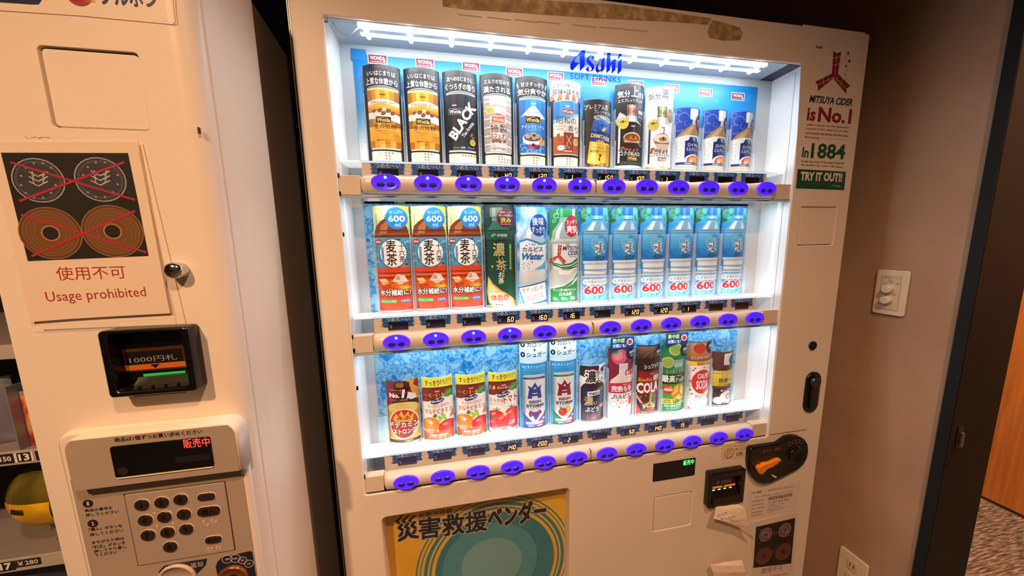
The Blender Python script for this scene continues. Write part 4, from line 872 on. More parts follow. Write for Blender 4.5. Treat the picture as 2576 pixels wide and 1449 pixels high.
a.ell(13, 213, 23, 24, '#1a74b8', n=32); a.ell(13, 213, 22.3, 23.3, '#2184cc', n=32); a.text('たっぷり!', 13, 226, 26, 7, '#eaf6fd', .02, rot=.05); a.text('600', 13, 212, 34, 14, '#f6fbfe', .02); a.text('ml', 15, 199, 11, 9, '#eaf6fd')
b1 = sample('sample_bottle', 'barley tea bottle sample with a round blue badge, leftmost on the middle shelf', 'drink sample', 0, 1, 77, 240, a, back='#e9dc6e')
again(b1, 1, 'barley tea bottle sample, middle of the three on the middle shelf'); again(b1, 2, 'barley tea bottle sample beside the dark green tea bottle')
# green tea
a = Art(); a.grad(0, 122, 80, 246, '#0f5a38', '#0e2c22', 10); a.grad(0, 206, 80, 76, '#123c2e', '#0c241c', 6); a.rect(-8, 226, 30, 22, '#6a7458', 3); a.rect(-14, 226, 8, 20, '#8d967c', 2); a.rect(-8, 210, 22, 8, '#5d8a72'); a.poly([(-30, 186), (-22, 196), (-16, 206), (2, 206), (14, 196), (22, 186)], '#2c6a50')
a.rect(0, 172, 66, 22, '#1c4a3c'); a.rect(0, 162, 66, 2, '#0a1f18'); a.ell(-18, 173, 4, 3, '#58a868', .5, 8); a.ell(-13, 175, 3, 2.4, '#58a868', 2, 8); a.text('伊藤園', 4, 173, 24, 7, '#cfd9cc', .02)
a.hgrad(-33, 120, 6, 90, ['#082019', '#0e3a2a']); a.hgrad(33, 120, 6, 90, ['#0e3a2a', '#082019'])
a.text('濃', -4, 140, 27, 31, '#cdbb82', .03); a.text('い', 0, 118, 11, 9, '#cdbb82', .03); a.text('茶', 1, 103, 25, 23, '#cdbb82', .03); a.rect(24, 122, 5.5, 62, '#3f8a3c'); a.text('苦味と旨みのカテキン2倍', 24, 122, 3.8, 58, '#e9e6a8', vert=True)
a.text('お〜い', 6, 83, 6, 18, '#f0f2ec', .03, vert=True); a.text('お茶', 0, 73, 14, 28, '#f0f2ec', .03, vert=True); a.rect(-20, 100, 6, 6, '#b02a2c'); a.text('野', -20, 100, 4.5, 4.5, '#f0d8d0')
a.poly([(-30, 78), (-20, 60), (-4, 46), (12, 36), (28, 24), (36, 14), (36, 0), (-20, 0), (-30, 14), (-34, 40)], '#c9a85a'); a.poly([(-30, 74), (-22, 56), (-6, 42), (10, 32), (26, 20), (34, 8), (34, 0), (-16, 0), (-28, 16), (-31, 40)], '#ecd894'); a.poly([(-26, 40), (10, 30), (22, 18), (22, 0), (-14, 0), (-24, 14)], '#f6ecc4')
a.text('ガレート型カテキンが', -8, 40, 42, 5, '#3a3a20'); a.text('体脂肪', -3, 25, 44, 15, '#d22a1e', .04); a.text('を減らし', 20, 14, 22, 5, '#2a2a1c', .02); a.text('BMI', -5, 5, 20, 9, '#2a2a1c', .02); a.text('を改善する', 20, 5, 24, 5, '#2a2a1c', .02)
a.ell(14, 212, 22, 22, '#5c1428', n=32); a.ring(14, 212, 22, 22, .7, '#8c4052'); a.text('苦味たっぷり', 14, 226, 28, 4.6, '#e9c8cc', .02); a.text('キレの良い', 14, 219, 34, 6.4, '#f2e4e2', .02); a.text('渋み', 14, 208, 26, 12, '#ecd24a', .04); a.text('Rich Green Tea', 14, 199, 24, 3, '#e9c8cc')
sample('sample_bottle', 'dark green tea bottle sample with a maroon badge on the middle shelf', 'drink sample', 3, 1, 73, 244, a, back='#0e3a2a')
# white lactic drink
CLD = noisy('cloudy_sky_print', [(.35, '#2f97dc'), (.5, '#86c6ee'), (.65, '#e2f1fa')], 26, .5)
a = Art(); a.rect(0, 120, 90, 244, CLD); a.rect(-6, 226, 26, 22, '#b4d2e4', 2); a.rect(-8, 226, 8, 20, '#e2eff6', 2); a.poly([(-30, 150), (-24, 180), (-14, 196), (-14, 214), (4, 214), (6, 196), (24, 180), (33, 150), (33, 128), (-30, 128)], '#a9c9dc'); a.poly([(-22, 150), (-16, 180), (-8, 196), (-6, 212), (-2, 212), (-4, 180), (-10, 150)], '#e4f1f8')
a.poly([(-32, 158), (-16, 164), (2, 158), (20, 150), (33, 154), (33, 88), (-32, 88)], '#e6f0f5'); a.poly([(-32, 160), (-16, 166), (2, 160), (20, 153), (33, 157), (33, 152), (20, 148), (2, 155), (-16, 161), (-32, 155)], '#3c8cc4')
for x, y, r in ((-17, 148, 2), (-10, 152, 1.4), (14, 150, 1.6), (-26, 124, 1.6), (24, 120, 1.4), (-4, 108, 2), (22, 96, 1.8)): a.ell(x, y, r, r, '#2a7cc0', n=10)
asahi(a, 0, 151, '#3a7cb8', .9); a.text('カルピス', -1, 139, 50, 11, '#1c2c80', .06); a.text('Water', 0, 122, 54, 17, '#2474b8', .05, shear=.35); a.text('ウォーター', 19, 113, 20, 4, '#1c2c80', .02)
for j in range(12): a.ell(-18 + 9 * math.cos(j * .523), 99 + 8 * math.sin(j * .523), 1.3, 1.3, '#2a5aa0' if j % 3 else '#e8f2f8', n=8)
a.text('カラダに\nピース', -18, 99, 11, 7, '#2a5aa0', .02); a.poly([(0, 90), (33, 90), (33, 112), (20, 100)], '#5fb0e4')
a.grad(0, 70, 66, 34, '#b8bec0', '#dfe3e4', 4); a.grad(0, 26, 70, 52, '#7fc4ec', '#cfe6f2', 4)
a.poly([(-36, 48), (33, 62), (37, 10), (-24, 2)], '#2d74b0'); a.poly([(-34, 45), (31, 58), (35, 14), (-22, 5)], '#f4f1ee'); a.text('甘ずっぱいが', -1, 42, 54, 13, '#96352c', .01, rot=.16); a.text('あふれてる', 4, 25, 42, 12, '#96352c', .01, rot=.2); a.line((-14, 15), (28, 24), 1, '#96352c')
a.ell(14, 196, 22.5, 27, '#6aa2d0', n=32); a.ell(14, 196, 21.7, 26, '#1f4690', n=32); a.text('後味', 12, 205, 30, 19, '#eef4fa', .03); a.text('すっきり', 13, 185, 34, 15, '#eef4fa', .03)
sample('sample_bottle', 'pale blue lactic drink bottle sample with a round navy badge on the middle shelf', 'drink sample', 4, 1, 78, 239, a, back='#86c6ee', dx=-.001)
# cider
def arrow_mark(a, cx, cy, s, col, gap):
    f = lambda p: (cx + (p[0] - 412) * s, cy - (p[1] - 425) * s)
    for pg in ([(408, 245), (433, 262), (463, 250), (440, 405), (412, 425), (398, 405)], [(412, 425), (398, 405), (280, 462), (297, 485), (300, 528), (405, 440)], [(412, 425), (440, 405), (527, 492), (500, 512), (498, 548), (412, 445)]): a.poly([f(p) for p in pg], col)
    for p, q in (((433, 262), (418, 415)), ((297, 485), (408, 430)), ((500, 512), (418, 430)), ((405, 300), (458, 285)), ((402, 350), (450, 335)), ((335, 440), (345, 500)), ((470, 440), (455, 500))): a.line(f(p), f(q), 3.5 * s, gap)
a = Art(); a.rect(0, 118, 80, 238, '#dfe9ea'); a.poly([(-38, 238), (38, 238), (38, 196), (10, 215), (-12, 200), (-30, 170), (-38, 150)], '#2c8a4c'); a.ring(-22, 218, 6, 6, 1.2, '#d9efdf'); a.ring(-27, 206, 4, 4, 1, '#d9efdf'); a.ring(-14, 228, 7, 7, 1.2, '#d9efdf')
a.rect(0, 226, 34, 24, '#2b8c46', 2); a.rect(-10, 226, 7, 22, '#58b070', 1); a.rect(22, 226, 8, 22, '#c4ccce')
a.poly([(-34, 150), (-30, 182), (-16, 202), (-14, 214), (16, 214), (18, 202), (33, 182), (36, 150)], '#9cb4b2'); a.poly([(-26, 150), (-22, 182), (-10, 202), (-6, 202), (-14, 176), (-16, 150)], '#dcebe8'); a.rect(1, 118, 70, 76, '#e4ecea'); a.hgrad(-31, 118, 8, 76, ['#8fa4a2', '#c4d2d0']); a.rect(1, 154, 70, 7, '#a9bbb9'); a.rect(1, 160, 66, 5, '#c6d6d4')
asahi(a, 6, 149, '#5a7a74', .9); arrow_mark(a, -17, 119, .17, '#b2342c', '#e4ecea'); a.text('MITSUYA', 16, 140, 46, 11, '#232c64', .035, shear=.2); a.text('CIDER', 22, 128, 30, 11, '#232c64', .035, shear=.2); a.text('SINCE 1884', 21, 119, 18, 3, '#232c64', .03)
a.poly([(-34, 108), (-10, 100), (16, 104), (36, 116), (36, 100), (14, 92), (-10, 92), (-28, 98)], '#26804a'); a.poly([(-30, 104), (-10, 97), (16, 99), (36, 108), (36, 105), (14, 96), (-10, 94.5)], '#e9f2ee'); a.poly([(-22, 98), (0, 90), (36, 96), (36, 93), (0, 86)], '#26804a')
a.rect(1, 66, 68, 44, '#cdd8d4'); a.poly([(-18, 88), (8, 84), (24, 88), (10, 74), (-14, 76)], '#f2f6f4'); a.poly([(-34, 44), (0, 52), (22, 66), (36, 84), (36, 0), (-34, 0)], '#f0f5f2'); a.poly([(-34, 40), (-4, 47), (20, 60), (36, 78), (36, 70), (16, 50), (-4, 40), (-34, 36)], '#3c9a5c'); a.poly([(-34, 36), (0, 42), (20, 50), (36, 60), (36, 4), (-34, 4)], '#2c9350')
for x, y, r in ((28, 72, 3), (24, 64, 4), (30, 80, 2.4), (26, 56, 2)): a.ring(x, y, r, r, .8, '#e8f6ec')
a.text('ずっと受け継がれている', 1, 37, 60, 7, '#f4faf6', .03, shear=.15); a.text('日本品質', 2, 27, 32, 9, '#f4faf6', .03); a.text('「水」「香り」「製法」', 1, 15, 60, 9, '#f4faf6', .03, shear=.1)
a.poly([(-34, 4), (-26, 4), (-16, 8), (-6, 3), (6, 3), (12, 8), (26, 6), (36, 6), (36, 0), (-34, 0)], '#c2cccb')
a.ell(17, 193, 19, 26, '#8c1c24', n=32); a.ell(17, 193, 18.2, 25, '#b8232c', n=32); a.text('スッキリ', 17, 203, 30, 12, '#f8ecea', .05, rot=.1); a.text('爽快', 18, 186, 30, 19, '#f8ecea', .05)
sample('sample_bottle', 'green capped cider bottle sample with a red oval badge on the middle shelf', 'drink sample', 5, 1, 74, 235, a, back='#e4ecea', dx=-.002)
# water
LEAF = noisy('leafy_print', [(.4, '#1d5a3a'), (.5, '#4f9a4e'), (.6, '#4db4e8')], 55, .5, 0, 4)
a = Art(); a.grad(0, 180, 80, 120, '#1a78c8', '#58b8ea', 6); a.poly([(-38, 240), (-14, 240), (-14, 224), (-24, 208), (-38, 200)], LEAF); a.poly([(38, 240), (18, 240), (20, 206), (30, 196), (38, 200)], LEAF)
a.rect(0, 229, 28, 22, '#1a5fc0', 1); a.rect(-4, 229, 8, 21, '#3f8be0'); a.rect(0, 214, 24, 9, '#7fc0e2'); a.rect(-3, 214, 6, 8, '#dcf2fb'); a.rect(0, 209, 28, 2.4, '#3f7fb4')
a.poly([(-32, 182), (-24, 192), (-13, 206), (13, 206), (24, 192), (34, 182), (34, 172), (-32, 172)], '#7fa8bc'); a.poly([(-24, 184), (-12, 204), (-4, 204), (-12, 182)], '#d6ebf4'); a.poly([(8, 184), (10, 202), (16, 198), (22, 184)], '#b8d8e6'); a.rect(1, 180, 66, 1.6, '#4a7488')
a.rect(1, 142, 67, 66, '#2a86cc'); a.grad(1, 153, 67, 40, '#3596d6', '#6fb6da', 5); a.ell(8, 140, 25, 31, '#1c6fbe', n=32); a.ell(6, 142, 24, 30, '#3d98d4', n=32); a.ell(2, 150, 18, 20, '#6fb8dc', n=28); a.poly([(-32, 130), (-20, 116), (0, 108), (20, 110), (34, 122), (34, 106), (-32, 106)], '#1f74c8')
asahi(a, 8, 165, '#14283c', .9); a.text('アサヒ', -6, 153, 12, 3.6, '#14283c', .02); a.text('おいしい', -7, 147, 14, 4, '#8a3a4a', .02, rot=.2)
a.text('水', 8, 139, 27, 29, '#e9f4fa', .12); a.line((8, 153), (8, 126), 2.6, '#14222c'); a.poly([(-6, 142), (4, 140), (3, 136), (-8, 130), (0, 137)], '#c02c34'); a.line((10, 141), (20, 146), 2.2, '#1d6a46'); a.line((10, 138), (21, 129), 2.4, '#1d6a46'); a.line((8, 127), (4, 129), 2, '#14222c')
a.text('天然水', 9, 116, 28, 8.5, '#0f2a54', .03); a.rect(1, 104, 67, 6, '#dfe9ee'); a.text('NATURAL MINERAL WATER', 0, 101, 54, 4, '#3b5f9c', .03); a.rect(1, 80, 62, 44, '#b8ccd6'); a.rect(0, 92, 60, 10, '#e3edf2'); a.rect(0, 84, 62, 1.6, '#5f8396'); a.poly([(-30, 82), (20, 78), (32, 82), (20, 74), (-30, 76)], '#f0f6f9'); a.rect(1, 72, 58, 1.2, '#6f93a6')
a.rect(0, 34, 78, 70, '#f4f7f8'); a.rect(0, 34, 75, 66, SEA); a.rect(0, 54, 66, 14, '#f6f8f9', 6); a.text('とぎ澄まされた水', 0, 54, 57, 8, '#173a5c', .02); a.text('600', -4, 33, 52, 22, '#d4303c', .035, out=('#f8f6f6', .06)); a.text('ml', 29, 25, 8, 5, '#9aa0a4'); a.text('大容量', 31, 40, 4.6, 16, '#173a5c', .02, vert=True)
w1 = sample('sample_bottle', 'water bottle sample with a blue label, beside the green capped cider on the middle shelf', 'drink sample', 6, 1, 76, 238, a, back='#3d98d4')
for i, s in ((7, 'water bottle sample, second from the left of the six on the middle shelf'), (8, 'water bottle sample, third from the left of the six on the middle shelf'), (9, 'clear water bottle sample, third from the right end of the middle shelf'), (10, 'clear water bottle sample, second from the right end of the middle shelf'), (11, 'clear water bottle sample at the right end of the middle shelf')): again(w1, i, s)
# ---------------------------------------------------------------- bottom shelf
a = Art(); a.rect(0, 82, 80, 166, '#7c1a24'); a.poly([(10, 166), (38, 166), (38, 110), (24, 126), (18, 150)], '#c9922c'); a.poly([(38, 166), (38, 140), (26, 152), (30, 166)], '#8a1c20')
a.rect(0, 152, 36, 18, '#3a2018', 4); a.rect(-4, 154, 18, 12, '#8a6a2a', 3); a.poly([(-26, 104), (-20, 124), (-6, 132), (20, 134), (30, 120), (34, 104)], '#2c1610'); a.poly([(-28, 136), (-10, 150), (-4, 144), (8, 152), (10, 146), (22, 146), (14, 138), (-10, 138)], '#1d1010')
a.poly([(10, 120), (14, 136), (30, 128), (32, 116)], '#d9dde0'); a.text('アルギニン史上', -12, 142, 32, 4.4, '#f0dcd8', .02, shear=.1); a.text('No.', -18, 129, 24, 12, '#f6f2f0', .05); a.text('1', 3, 133, 9, 21, '#f6f2f0', .10, shear=.2); a.text('アルギニン配合量', -9, 117, 42, 4.4, '#e9a8a0', .02); asahi(a, 22, 118, '#f0f0f0', .9)
a.rect(0, 48, 72, 96, '#c49a3c'); a.ell(0, 96, 36, 16, '#dfc47a'); a.ell(0, 56, 35, 40, '#e9d49c', n=36); a.ell(0, 56, 32, 36, '#a2202a', n=36); a.ell(0, 60, 28, 30, '#c8321e', n=36)
a.poly([(-24, 70), (-16, 84), (-12, 74), (-4, 92), (2, 76), (12, 88), (14, 74), (24, 80), (20, 62), (-20, 62)], '#e9b94a'); a.poly([(-18, 68), (-8, 78), (0, 70), (10, 78), (18, 66)], '#c8321e'); a.text('パワー超アップ', 0, 70, 40, 7, '#f1c04a', .03)
a.text('ドデカミン', 1, 55, 66, 15, '#ffffff', .08, out=('#3a1210', .06)); a.text('ストロング', 1, 38, 54, 13, '#ffffff', .08, out=('#3a1210', .06)); a.poly([(-34, 22), (-18, 14), (16, 14), (36, 22), (36, 12), (-34, 12)], '#e2c06a'); a.rect(0, 12, 72, 8, '#3c2a1c'); a.text('炭酸飲料', 10, 12, 18, 4.6, '#e9c86a', .02); a.rect(0, 4, 72, 9, '#cfd3d6'); a.poly([(26, 0), (36, 8), (36, 0)], '#b02430')
sample('sample_bottle', 'maroon and gold energy drink bottle sample, leftmost on the bottom shelf', 'drink sample', 0, 2, 74, 164, a, back='#7c1a24')
def juice(tomato):
    a = Art(); a.rect(0, 82, 80, 166, '#f0f0ea'); a.rect(0, 151, 80, 30, '#dfe04a'); a.text('すっきり', -11, 152, 34, 13, '#1c3018', .03, rot=.02); a.text('さらさら', 20, 155, 26, 9, '#1c3018', .03, rot=.08); a.ring(22, 149, 8, 2, .8, '#1c3018', 14, 200, 340)
    a.ell(0, 137, 36, 4, '#5a2016'); a.poly([(-37, 137), (37, 137), (37, 112), (20, 118), (-4, 112), (-24, 104), (-37, 104)], '#7c2a1c'); a.poly([(12, 116), (22, 132), (37, 132), (37, 118), (26, 112)], '#4a9440'); a.line((14, 117), (34, 128), .8, '#b9dca0')
    asahi(a, 0, 131, '#e9d8cc', .95)
    if tomato: a.text('1.8', -27, 124, 14, 10, '#e9c86a', .03); a.text('個分の果汁', 0, 124, 32, 7, '#f0dcc4', .02)
    else: a.text('ビタミン', -26, 121, 14, 4, '#e9c86a', .02); a.text('C・E・B', -2, 121, 34, 9, '#e9c86a', .03)
    a.ell(0, 105, 17, 5.4, '#1d2f6e', .25); a.ell(-8, 106, 7, 6, '#1d2f6e'); a.ell(8, 108, 7, 6, '#1d2f6e'); a.text("Bireley's", 0, 105.5, 28, 7.5, '#f4f6fa', .02, rot=.15, shear=.3)
    R_ = '#a03a20'
    if tomato: a.text('さらさら', -18, 90, 32, 10, '#8c2a2a', .03); a.text('トマト', 18, 92, 36, 19, '#8c2a2a', .04, rot=.05); a.text('毎日おいしく', -18, 80, 30, 4.6, '#8c2a2a', .02)
    else: a.text('すっきり1日分の', 1, 93, 50, 9, R_, .02, rot=.06); a.text('マルチビタミン', 1, 80, 66, 12, R_, .04, rot=.04)
    if tomato:
        for x, y, r, c in ((-20, 46, 20, '#d4282a'), (22, 48, 22, '#dc2e2c'), (0, 34, 24, '#e23430'), (-26, 26, 14, '#c42226'), (28, 24, 14, '#c8242a')): a.ell(x, y, r, r * .95, c, n=24); a.ell(x - r * .3, y + r * .4, r * .3, r * .16, '#f28a80', .4)
        for x, y in ((-18, 66), (20, 70), (-30, 42)):
            for j in range(5): a.line((x, y), (x + 9 * math.cos(j * 1.25 + .3), y + 7 * math.sin(j * 1.25 + .3)), 2, '#2f7a34')
    else:
        a.ell(-18, 44, 22, 20, '#e8861c', n=24); a.ell(-24, 54, 8, 4, '#f6b45a'); a.ell(22, 34, 23, 21, '#cc2426', n=24); a.ell(16, 44, 7, 4, '#ee7a70'); a.rect(0, 16, 74, 22, '#e05a1c')
        for x, y in ((2, 64), (8, 60), (14, 65), (10, 70), (4, 56), (16, 58)): a.ell(x, y, 4, 4, '#9ccc4a', n=12)
        a.poly([(-14, 66), (-6, 62), (-2, 70), (-8, 74)], '#3d8a3c'); a.poly([(26, 58), (34, 78), (38, 76), (38, 60)], '#ee8a2c')
    sx, sy = (3, 53) if tomato else (-18, 50)
    for j in range(8):
        L = 11 if j % 2 == 0 else 6; t = j * PI / 4 + .2; a.poly([(sx + L * math.cos(t), sy + L * math.sin(t)), (sx + 1.2 * math.cos(t + 1.57), sy + 1.2 * math.sin(t + 1.57)), (sx - 1.2 * math.cos(t + 1.57), sy - 1.2 * math.sin(t + 1.57))], '#fff8e4')
    a.text('サラサラ\nおいしい', -22 if not tomato else 22, 28, 16, 10, '#ffffff', .06, out=('#e05a4c', .04))
    a.text('トマト果汁90%' if tomato else '果汁25%・野菜汁20%', 0 if not tomato else -8, 17, 42, 5.6, '#ffffff', .03)
    for j in range(3): a.text('香料・ビタミンC・酸味料・甘味料・着色料', 2, 11 - j * 4, 56, 2.6, '#f8e4dc', .02)
    a.poly([(-37, 10), (-30, 0), (-37, 0)], '#3d8a50'); a.poly([(37, 12), (30, 0), (37, 0)], '#3d8a50')
    return a
j1 = sample('sample_can', 'mixed fruit vitamin drink can sample beside the maroon and gold bottle', 'drink sample', 1, 2, 73, 165, juice(False), back='#f0f0ea')
again(j1, 2, 'mixed fruit vitamin drink can sample beside the tomato can')
sample('sample_can', 'red tomato juice can sample on the bottom shelf', 'drink sample', 3, 2, 73, 163, juice(True), back='#f0f0ea')
def energy(c1, c2, crown, grape):
    a = Art(); a.grad(0, 92, 80, 186, '#4aaee0', '#1f8fd2', 6); a.rect(0, 214, 80, 68, '#cfe6f2'); BKK = '#1a2028'
    a.text('0', -29, 229, 11, 15, BKK, .05); a.text('カロリー', 6, 229, 50, 12, BKK, .05); a.text('&', 0, 216, 7, 7, BKK, .04); a.text('0', -29, 203, 11, 15, BKK, .05); a.text('シュガー', 6, 203, 52, 12, BKK, .05)
    a.text('キレイにチャージ', -2, 184, 62, 8, '#d9f0fb', .02); a.text('※ビタミンエナジー', 0, 171, 62, 8, '#d9f0fb', .02); a.text('カフェイン・ビタミンB・C配合', 0, 162, 54, 2.6, '#a9dcf4')
    a.rect(0, 74, 58, 142, '#d9dfe2'); a.hgrad(-25, 74, 8, 140, ['#8f9a9e', '#b9c2c6']); a.ell(0, 146, 28, 4.5, '#c2c8cc'); a.rect(0, 140, 57, 6, c1); a.text('REIGN STORM', 0, 140, 34, 2, '#9ab0d0'); a.ell(0, 136, 28.5, 2, '#d9dfe2')
    a.poly([(-19, 86), (-15, 112), (-19, 122), (-8, 116), (0, 130), (8, 116), (19, 122), (15, 112), (19, 86), (8, 86), (7, 93), (-7, 93), (-8, 86)], crown); a.rect(0, 100, 13, 2.4, '#d9dfe2'); a.poly([(-4, 112), (0, 118), (4, 112)], '#d9dfe2')
    a.text('REIGN', 1, 77, 32, 8, crown, .05); a.text('STORM', 1, 66, 46, 8.5, '#1c2440', .05); a.text('CLEAN', -10, 58.5, 15, 2.6, '#5a6470', .02); a.text('ENERGY', 12, 59.5, 17, 2.6, '#5a6470', .02)
    a.poly([(-29, 50), (-24, 40), (-2, 18), (2, 18), (24, 40), (29, 50), (29, 4), (-29, 4)], c1); a.poly([(5, 18), (24, 38), (29, 46), (29, 4), (5, 4)], c2); a.poly([(-24, 44), (0, 20), (24, 44)], '#e8ecee')
    if grape:
        for x, y in ((-6, 46), (0, 46), (6, 46), (-3, 41), (3, 41), (9, 41), (0, 36), (6, 36), (2, 31)): a.ell(x, y, 4, 4, '#4a3c9c', n=12); a.ell(x - 1, y + 1.2, 1.2, 1, '#9a8ad8', n=6)
        for x, y in ((-11, 50), (-13, 46), (-9, 44), (12, 50), (15, 46), (-12, 40)): a.ell(x, y, 4, 4, '#a82a4e', n=12)
    else:
        a.ell(9, 46, 11, 10, '#b9c43a', .3); a.ell(-4, 41, 12, 11, '#cc2a24'); a.poly([(-14, 52), (-6, 48), (-2, 54), (-6, 50), (-10, 56)], '#3d8a34'); a.ell(-8, 44, 3, 1.6, '#f08a78')
    a.rect(0, 19, 46, 6, '#eef2f4', 2.5); a.text('HARVEST GRAPE' if grape else 'GUAVA STRAWBERRY', 0, 19, 38, 3.4, c1, .04); a.text('葡萄汁' if grape else '無果汁', -10, 11, 14, 4, '#e9eef4', .02); a.text('炭酸飲料', 14, 11, 16, 4, '#e9eef4', .02); a.ell(24, 28, 3, 3, '#e9b4c4')
    a.rect(0, 3, 56, 4, '#a9b2b6'); return a
sample('sample_can', 'white energy drink can sample with a violet crown emblem and grapes', 'drink sample', 4, 2, 73, 246, energy('#2c3f96', '#7c2458', '#2c3f96', True), back='#2f9ad6')
sample('sample_can', 'white energy drink can sample with a maroon crown emblem and a strawberry', 'drink sample', 5, 2, 73, 246, energy('#1f7a4c', '#8c1f38', '#7c2038', False), back='#2f9ad6', dx=-.0015)
# grape bottle
a = Art(); a.rect(0, 80, 74, 160, '#e8eef2'); a.poly([(-36, 160), (-14, 160), (-16, 140), (-24, 128), (-36, 132)], '#1c2c28'); a.rect(-3, 148, 32, 24, '#4a2230', 3); a.rect(2, 132, 24, 12, '#b9b6bc'); a.ell(24, 146, 6, 6, '#2c2448'); a.poly([(16, 150), (30, 158), (34, 150)], '#4a5a8c')
a.poly([(-34, 96), (-28, 108), (-16, 118), (16, 118), (28, 108), (33, 96)], '#2a1420'); a.rect(0, 58, 66, 80, '#1b2742'); a.hgrad(-29, 58, 8, 80, ['#0c1222', '#141d34']); a.poly([(8, 96), (32, 100), (32, 88), (14, 88)], '#3d7a48')
for x, y in ((20, 84), (26, 78), (18, 76), (24, 70), (12, 82), (28, 86), (22, 62), (28, 64)): a.ell(x, y, 5, 5, '#2c3c78', n=12); a.ell(x - 1.4, y + 1.6, 1.4, 1.2, '#8a9ad8', n=6)
a.text('濃', -10, 130, 27, 32, '#15181e', .05, out=('#f2f4f6', .09)); a.text('い', 18, 120, 15, 13, '#15181e', .05, out=('#f2f4f6', .09)); a.text('ギュッと', 18, 140, 24, 10, '#5a3a6a', .06, rot=-.35, out=('#f2f4f6', .05))
a.poly([(-18, 74), (16, 80), (16, 92), (-18, 88)], '#eef0f2'); a.text("Welch's", -1, 83.5, 30, 9, '#1d3f8c', .04, rot=.12); a.text('濃', -14, 62, 22, 24, '#d9c88a', .03); a.text('い', 4, 56, 10, 9, '#e9e6dc', .03); a.text('ぶどう', -4, 38, 36, 14, '#f2f2ee', .05)
a.poly([(14, 48), (34, 54), (34, 40), (14, 38)], '#b8302c'); a.text('果汁\n50%', 24, 46, 14, 8, '#f6e4e0', .03, rot=.15); a.hgrad(0, 15, 66, 26, ['#2c1218', '#5a3038', '#7c4a50', '#4a242c', '#2c1218']); a.rect(0, 8, 64, 2, '#a87c80')
sample('sample_bottle', 'dark grape drink bottle sample on the bottom shelf', 'drink sample', 6, 2, 71, 160, a, back='#dfe8ee')
# topper for two of them
def topper(parent):
    a = Art(); a.rect(0, 0, 66, 32, '#13306e'); a.text('熱中症', -11, 7, 34, 12, '#c6e04a', .03); a.text('対策にも!', -9, -7, 38, 10, '#eef4f6', .03)
    for j in range(14):
        t = j * 2 * PI / 14; a.poly([(21 + 10.5 * math.cos(t), 2 + 10.5 * math.sin(t)), (21 + 7.5 * math.cos(t + .23), 2 + 7.5 * math.sin(t + .23)), (21 + 7.5 * math.cos(t - .23), 2 + 7.5 * math.sin(t - .23))], '#e8d8d0')
    a.ell(21, 2, 8, 8, '#e8c8c0'); a.ell(21, 2, 6.6, 6.6, '#b02c28')
    H = parent.get('h')
    o = a.build('topper_print', parent, fmap=lambda x, y, z: Vector((x - .004, y + .0000, z + .216)), unit=.001)
    boxo('topper', (-.0372, .0292, .0001, .0012, .200, .232), C('#13306e', .4), parent)
def vend(a, y): a.ell(26, y, 19, 21, '#141c2c', n=28); a.ring(26, y, 19, 21, .7, '#8a5060'); a.text('自販機', 28, y + 1, 17, 7, '#f0f2f4', .03); a.text('限定', 29, y - 8, 10, 7, '#e6c93a', .03)
a = Art(); a.rect(0, 100, 80, 202, '#7a2238'); a.ell(-10, 178, 20, 22, '#c0566a', n=28); a.ell(-14, 182, 12, 14, '#d47a88', n=24); a.poly([(-30, 190), (-18, 200), (-12, 190), (-22, 184)], '#3d8a50'); vend(a, 186)
a.rect(2, 150, 26, 18, '#c6ccd2', 2); a.rect(0, 136, 22, 12, '#dcdfe4'); a.poly([(-34, 96), (-30, 112), (-14, 128), (-8, 134), (14, 134), (22, 126), (34, 110), (34, 96)], '#e2dcd0'); a.rect(22, 132, 30, 15, '#c02a4a', 1); a.text('濃くて', 22, 132, 25, 11, '#f6f0f0', .03, rot=.1); a.rect(22, 118, 30, 12, '#f2f0f0'); a.text('甘ずっぱい', 22, 118, 25, 7, '#a02a44', .03, rot=.06)
a.rect(0, 88, 70, 26, '#c8284c'); a.ell(0, 101, 34, 4, '#c8284c'); a.text('完熟もも', 1, 88, 58, 17, '#f8f2f2', .08, out=('#a01c3c', .04)); asahi(a, 6, 100, '#f0d0d8', .8); a.rect(0, 40, 70, 70, '#f4f0ec'); a.text('カルピス', 1, 66, 50, 12, '#232a6c', .08)
a.ell(26, 50, 7, 13, '#d4433c'); a.text('濃くて\n甘ずっぱい', 0, 48, 18, 10, '#a8505c', .01)
for x, y in ((-26, 60), (14, 50), (-8, 36), (16, 36), (-12, 56)): a.ell(x, y, 2.2, 2.2, '#b83a50', n=10)
for j in range(10): a.ell(-22 + 8 * math.cos(j * .63), 44 + 8 * math.sin(j * .63), 1.4, 1.2, '#4a94c8', n=8)
a.text('果汁1%', 12, 30, 14, 3.4, '#8a5a5c'); a.grad(0, 12, 68, 22, '#cfd8c8', '#e9eee2', 4); a.rect(0, 14, 64, 2, '#f6f9f2')
sample('sample_bottle', 'peach lactic drink bottle sample under a navy heatstroke topper on the bottom shelf', 'drink sample', 7, 2, 73, 200, a, back='#7a2238', extra=topper)
a = Art(); a.rect(0, 100, 80, 202, '#2c1815'); a.grad(0, 184, 80, 32, '#3a211c', '#8a6a58', 5); vend(a, 182); rnd = random.Random(2)
for j in range(30): a.ell(rnd.uniform(-34, 20), rnd.uniform(166, 198), rnd.uniform(1, 3), rnd.uniform(1, 2), '#7a5a4a', n=8)
a.text('シュワッと', 6, 144, 46, 12, '#f4f4f2', .04, rot=.08); a.ell(0, 130, 33, 5, '#3a1a18'); a.rect(0, 68, 68, 122, '#8c1c1e'); a.hgrad(-30, 68, 8, 120, ['#4a0e10', '#6e1416']); asahi(a, 6, 123, '#e0a09a', .95); a.text('Soukai', -12, 107, 38, 11, '#e0963a', .03, shear=.2, rot=.05); a.text('爽快', 22, 110, 22, 17, '#f4f0ee', .05)
